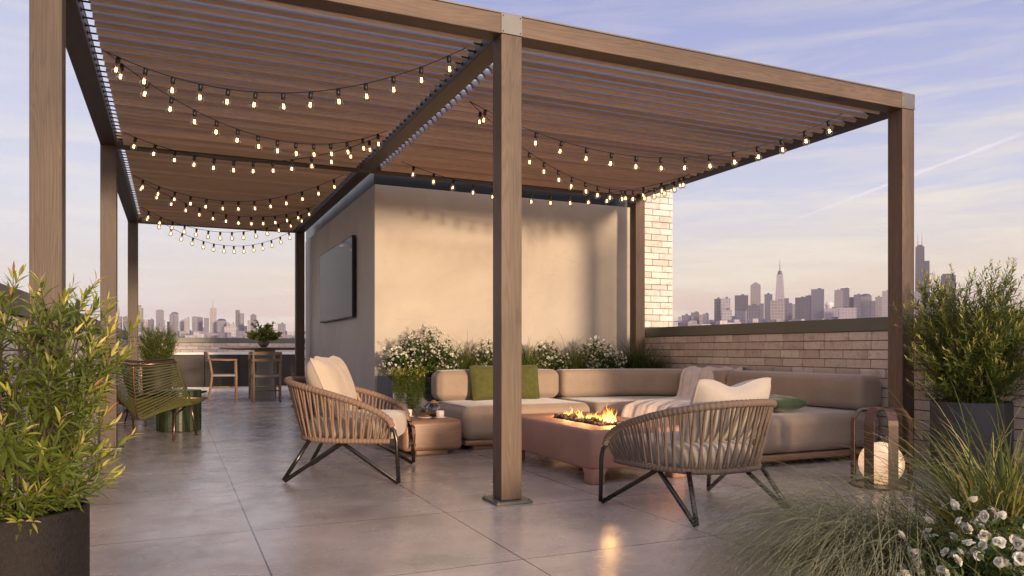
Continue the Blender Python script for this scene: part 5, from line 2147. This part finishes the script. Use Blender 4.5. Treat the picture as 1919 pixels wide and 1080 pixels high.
# (px0, px1, top px y, style, colour, label)
T_ = [
    (1339, 1357, 561, 'slab', 'violet', 'broad violet slab, left half of the twin block in the right skyline'),
    (1351, 1369, 560.5, 'slab', 'pale', 'pale right half of the twin block at the left of the right skyline'),
    (1353, 1372, 582, 'slab', 'pale', 'low pale block in front of the twin apartment block'),
    (1377.5, 1402.5, 554.5, 'slab', 'dark', 'dark flat topped tower right of the twin apartment block'),
    (1378, 1400, 583, 'slab', 'pale', 'low pale block at the foot of the dark flat topped tower'),
    (1407, 1426, 527, 'gable', 'stone', 'tall slim tower with a pointed roof'),
    (1403, 1425, 573, 'slab', 'violet', 'mid height violet block at the foot of the pointed roof tower'),
    (1426, 1432, 570, 'slab', 'violet', 'narrow violet block just right of the pointed roof tower'),
    (1434, 1448, 552.5, 'slab', 'pale', 'pale slim tower left of the tapered spire tower'),
    (1451, 1474, 513, 'taper', 'pale', 'tapered pale tower with a tall thin spire'),
    (1444, 1471, 564, 'slab', 'stone', 'square stone block in front of the spire tower'),
    (1470, 1485, 560, 'step', 'violet', 'stepped violet block right of the spire tower'),
    (1484, 1490, 571, 'slab', 'stone', 'thin stone block between the stepped block and the wide dark slab'),
    (1491, 1520, 558.5, 'slab', 'dark', 'wide dark slab in the middle of the right skyline'),
    (1510, 1521, 555, 'slab', 'violet', 'narrow block behind the right edge of the wide dark slab'),
    (1521, 1544.5, 543, 'slab', 'violet', 'tall square violet tower in the middle of the right skyline'),
    (1546, 1562, 566, 'dome', 'pale', 'round white domed building beside the tall square tower'),
    (1546, 1572, 579, 'slab', 'pale', 'low pale block under the white dome'),
    (1564.5, 1580, 545, 'slab', 'stone', 'lighter left half of the pair of joined towers'),
    (1576, 1592, 541, 'slab', 'violet', 'darker right half of the pair of joined towers'),
    (1573, 1605, 578, 'slab', 'pale', 'long low pale block in front of the joined towers'),
    (1592, 1601, 558, 'slab', 'dark', 'small dark block right of the joined towers'),
    (1601, 1614, 553, 'slab', 'violet', 'violet block left of the round topped tower'),
    (1612, 1633, 551, 'round', 'stone', 'tower with a rounded dark top near the right front post'),
    (1633, 1641, 565, 'slab', 'violet', 'short violet block right of the round topped tower'),
    (1641, 1653, 557.5, 'slab', 'stone', 'stone tower second from the right front post'),
    (1654, 1668, 546.5, 'slab', 'pale', 'pale tower directly left of the right front post'),
    (1715.5, 1734, 461, 'antenna', 'dark', 'tallest dark tower with two antennas right of the right front post'),
    (1733, 1742, 488, 'slab', 'dark', 'dark shoulder block joined to the tallest tower'),
    (1715, 1733, 547, 'slab', 'stone', 'brownish block in front of the tallest tower'),
    (1738, 1752, 556, 'slab', 'violet', 'violet block half hidden by the right shrub'),
    (1765, 1790, 512, 'crown', 'dark', 'broad dark tower rising behind the right shrub'),
    (1885, 1900, 575, 'slab', 'violet', 'low violet block behind the right edge of the shrub'),
    (1272, 1277, 595, 'slab', 'stone', 'tiny block at the far left of the right skyline'),
    (1278, 1296, 592, 'slab', 'violet', 'low violet block near the brick pier'),
    (1296, 1311, 586.5, 'slab', 'violet', 'squat violet block left of the twin apartment block'),
    (1311, 1319, 591, 'slab', 'stone', 'small stone block right of the squat violet block'),
    (1318, 1329, 589, 'slab', 'pale', 'small pale block just left of the twin apartment block'),
    (220, 229, 594, 'slab', 'violet', 'square block with a roof opening between the two left rear posts'),
    (231.5, 241, 596, 'slab', 'dark', 'dark square block left of the far left post'),
    (260, 269, 573, 'step', 'violet', 'tall stepped tower just right of the far left post'),
    (270, 277, 600, 'slab', 'stone', 'small block right of the tall stepped tower'),
    (278, 288.5, 600, 'slab', 'dark', 'dark squat block left of the first wide tower in the left skyline'),
    (293.5, 307.5, 581.5, 'crown', 'violet', 'first wide violet tower of the left skyline'),
    (307.5, 310, 601, 'slab', 'stone', 'sliver block leaning on the first wide tower'),
    (314, 321, 604, 'slab', 'dark', 'low dark block left of the round shouldered tower'),
    (318.5, 326, 590, 'slab', 'violet', 'lower left wing of the round shouldered tower'),
    (321.5, 335, 585.5, 'round', 'violet', 'round shouldered violet tower of the left skyline'),
    (336.5, 350, 599, 'gable', 'pale', 'pale pointed block in the middle of the left skyline'),
    (346, 356, 597, 'slab', 'stone', 'stone block right of the pale pointed block'),
    (362, 373, 594, 'crown', 'violet', 'left half of the broad double block in the left skyline'),
    (371, 380.5, 596, 'slab', 'dark', 'right half of the broad double block in the left skyline'),
    (383, 392, 597, 'slab', 'violet', 'plain block just left of the slim tower with a thin mast'),
    (394.5, 406.5, 578, 'mast', 'stone', 'slim tower with a thin mast, tallest of the left skyline'),
    (408, 425, 598, 'dome2', 'violet', 'low block with a humped roof right of the masted tower'),
    (425, 430, 605, 'slab', 'stone', 'small step block right of the humped roof block'),
    (431, 441, 608, 'slab', 'pale', 'low pale block left of the paired dark towers'),
    (442, 450, 582, 'slab', 'dark', 'left and taller one of the paired dark towers'),
    (449.5, 458, 588, 'slab', 'violet', 'right and lower one of the paired dark towers'),
    (458, 463, 612, 'slab', 'stone', 'small block right of the paired dark towers'),
    (464.5, 471, 601, 'slab', 'stone', 'narrow block left of the vase branches'),
    (470, 480, 591, 'slab', 'violet', 'tower partly behind the vase branches'),
    (521, 536, 608, 'slab', 'violet', 'low block right of the vase branches, left of the rear post'),
    (66, 86, 600, 'slab', 'violet', 'violet block hidden behind the left foreground shrub'),
]
rc = random.Random(99)
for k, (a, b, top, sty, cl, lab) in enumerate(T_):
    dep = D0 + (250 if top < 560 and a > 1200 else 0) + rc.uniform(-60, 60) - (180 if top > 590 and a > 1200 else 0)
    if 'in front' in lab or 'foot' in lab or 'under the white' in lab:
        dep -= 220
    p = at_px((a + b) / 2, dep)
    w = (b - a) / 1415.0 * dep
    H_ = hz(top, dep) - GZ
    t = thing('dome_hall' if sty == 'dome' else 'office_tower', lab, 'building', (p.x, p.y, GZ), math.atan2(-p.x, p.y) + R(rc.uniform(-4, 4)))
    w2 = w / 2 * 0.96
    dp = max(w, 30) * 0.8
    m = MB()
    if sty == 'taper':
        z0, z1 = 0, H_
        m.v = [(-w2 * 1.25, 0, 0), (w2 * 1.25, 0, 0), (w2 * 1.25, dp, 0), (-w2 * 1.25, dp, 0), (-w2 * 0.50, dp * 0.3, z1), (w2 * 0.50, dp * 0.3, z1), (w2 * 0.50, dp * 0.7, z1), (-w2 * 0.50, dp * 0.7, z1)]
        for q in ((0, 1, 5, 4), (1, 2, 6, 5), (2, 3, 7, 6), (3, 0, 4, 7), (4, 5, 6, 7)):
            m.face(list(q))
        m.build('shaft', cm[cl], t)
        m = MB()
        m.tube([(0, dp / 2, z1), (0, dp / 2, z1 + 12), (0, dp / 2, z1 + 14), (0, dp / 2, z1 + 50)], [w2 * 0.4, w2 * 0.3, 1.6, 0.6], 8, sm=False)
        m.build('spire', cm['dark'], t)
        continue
    if sty == 'antenna':
        m.v = [(-w2, 0, 0), (w2, 0, 0), (w2, dp, 0), (-w2, dp, 0), (-w2 * 0.82, 2, H_), (w2 * 0.82, 2, H_), (w2 * 0.82, dp - 2, H_), (-w2 * 0.82, dp - 2, H_)]
        for q in ((0, 1, 5, 4), (1, 2, 6, 5), (2, 3, 7, 6), (3, 0, 4, 7), (4, 5, 6, 7)):
            m.face(list(q))
        m.build('shaft', cm[cl], t)
        m = MB()
        m.box(-w2 * 0.5, w2 * 0.5, dp * 0.25, dp * 0.75, H_, H_ + 6)
        m.build('roof_deck', cm['dark'], t)
        for s in (-1, 1):
            m = MB()
            m.tube([(s * w2 * 0.38, dp / 2, H_ + 6), (s * w2 * 0.38, dp / 2, H_ + 28), (s * w2 * 0.38, dp / 2, H_ + 50)], [1.3, 0.9, 0.5], 6)
            m.build('antenna', cm['pale'], t)
        continue
    if sty == 'dome':
        m.lathe([(w2 * 0.8, 0), (w2 * 0.8, H_ - w2 * 1.2)] + [(w2 * math.cos(R(q)), H_ - w2 * 0.9 + w2 * 0.9 * math.sin(R(q))) for q in range(0, 90, 10)] + [(0.1, H_)], c=(0, dp / 2, 0), n=28)
        m.build('dome', WHITE, t)
        continue
    body = H_
    if sty in ('gable', 'round', 'step', 'crown', 'mast', 'dome2'):
        body = H_ - {'gable': w * 0.35, 'round': w * 0.25, 'step': w * 0.6, 'crown': w * 0.12, 'mast': w * 0.10, 'dome2': w * 0.25}[sty]
    m.box(-w2, w2, 0, dp, 0, body)
    # a slim recess line and a roof box give even plain slabs a profile
    m.build('shaft', cm[cl], t)
    if sty == 'gable':
        m = MB()
        m.v = [(-w2, 0, body), (w2, 0, body), (w2, dp, body), (-w2, dp, body), (0, dp / 2, H_)]
        for q in ((0, 1, 4), (1, 2, 4), (2, 3, 4), (3, 0, 4)):
            m.face(list(q))
        m.build('roof', cm[cl], t)
    elif sty in ('round', 'dome2'):
        m = MB()
        m.lathe([(w2 * math.cos(R(q)), body + (H_ - body) * math.sin(R(q))) for q in range(0, 90, 10)] + [(0.1, H_)], c=(0, dp / 2, 0), n=20)
        m.build('roof', cm['dark'], t)
    elif sty == 'step':
        m = MB()
        m.box(-w2, w2 * 0.2, 1, dp - 1, body, H_)
        m.build('upper_storeys', cm[cl], t)
    elif sty in ('crown', 'mast'):
        m = MB()
        m.box(-w2 * 0.8, w2 * 0.75, 2, dp - 2, body, H_)
        m.build('roof_box', cm[cl], t)
        if sty == 'mast':
            m = MB()
            m.tube([(-w2 * 0.1, dp / 2, H_), (-w2 * 0.1, dp / 2, H_ + 28)], [0.8, 0.4], 6)
            m.build('antenna', cm['pale'], t)
    elif (b - a) > 9:
        m = MB()
        q = rc.uniform(-0.5, 0.2) * w2
        m.box(q, q + w2 * rc.uniform(0.4, 0.7), dp * 0.2, dp * 0.7, body, body + rc.uniform(2.5, 5))
        m.build('roof_box', cm['dark'], t)
# low city fabric
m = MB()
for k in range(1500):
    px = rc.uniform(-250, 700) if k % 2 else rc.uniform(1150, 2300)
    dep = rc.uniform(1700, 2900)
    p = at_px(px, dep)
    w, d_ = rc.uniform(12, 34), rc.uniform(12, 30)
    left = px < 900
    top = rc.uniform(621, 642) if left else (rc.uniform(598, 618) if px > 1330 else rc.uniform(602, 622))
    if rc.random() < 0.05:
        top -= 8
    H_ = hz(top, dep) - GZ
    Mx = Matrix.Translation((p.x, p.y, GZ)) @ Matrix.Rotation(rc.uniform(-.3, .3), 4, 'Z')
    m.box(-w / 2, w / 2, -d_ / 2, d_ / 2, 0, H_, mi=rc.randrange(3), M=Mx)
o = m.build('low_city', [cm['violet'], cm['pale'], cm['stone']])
tag(o, 'mass of low hazy city buildings and roofs below the skyline towers', 'city', kind='stuff')
# wooded rise behind the city
hm = plain('far_trees', (0.07, 0.085, 0.06), 0.95, 0, 0.5, 0.02, 0)
m = MB()
NX = 140
for j, dep in enumerate((2750, 3000, 3400)):
    for i in range(NX + 1):
        px = -900 + 3900 * i / NX
        p = at_px(px, dep)
        top = (630 if px < 900 else 611) + 3 * math.sin(i * 0.7) + 2 * math.sin(i * 1.9 + j)
        z = hz(top, 2750) if j == 1 else GZ
        m.v.append((p.x, p.y, z if j == 1 else GZ - 2))
for j in range(2):
    for i in range(NX):
        a = j * (NX + 1) + i
        m.face([a, a + 1, a + NX + 2, a + NX + 1], sm=True)
m.build('hills', hm, kind='structure')

# ------------------------------------------------------------------ haze: one closed box of even air round everything
HZ = True
if HZ:
    mt = bpy.data.materials.new('haze_air')
    mt.use_nodes = True
    nt = mt.node_tree
    nt.nodes.clear()
    out = nt.nodes.new('ShaderNodeOutputMaterial')
    pv = nt.nodes.new('ShaderNodeVolumePrincipled')
    pv.inputs['Color'].default_value = (0.72, 0.68, 0.80, 1)
    pv.inputs['Density'].default_value = 0.00008
    pv.inputs['Anisotropy'].default_value = 0.0
    nt.links.new(pv.outputs[0], out.inputs['Volume'])
    m = MB()
    m.box(-3300, 4900, -560, 4650, GZ - 3, 420)
    o = m.build('haze', mt, kind='stuff')
    scene.cycles.volume_bounces = 0
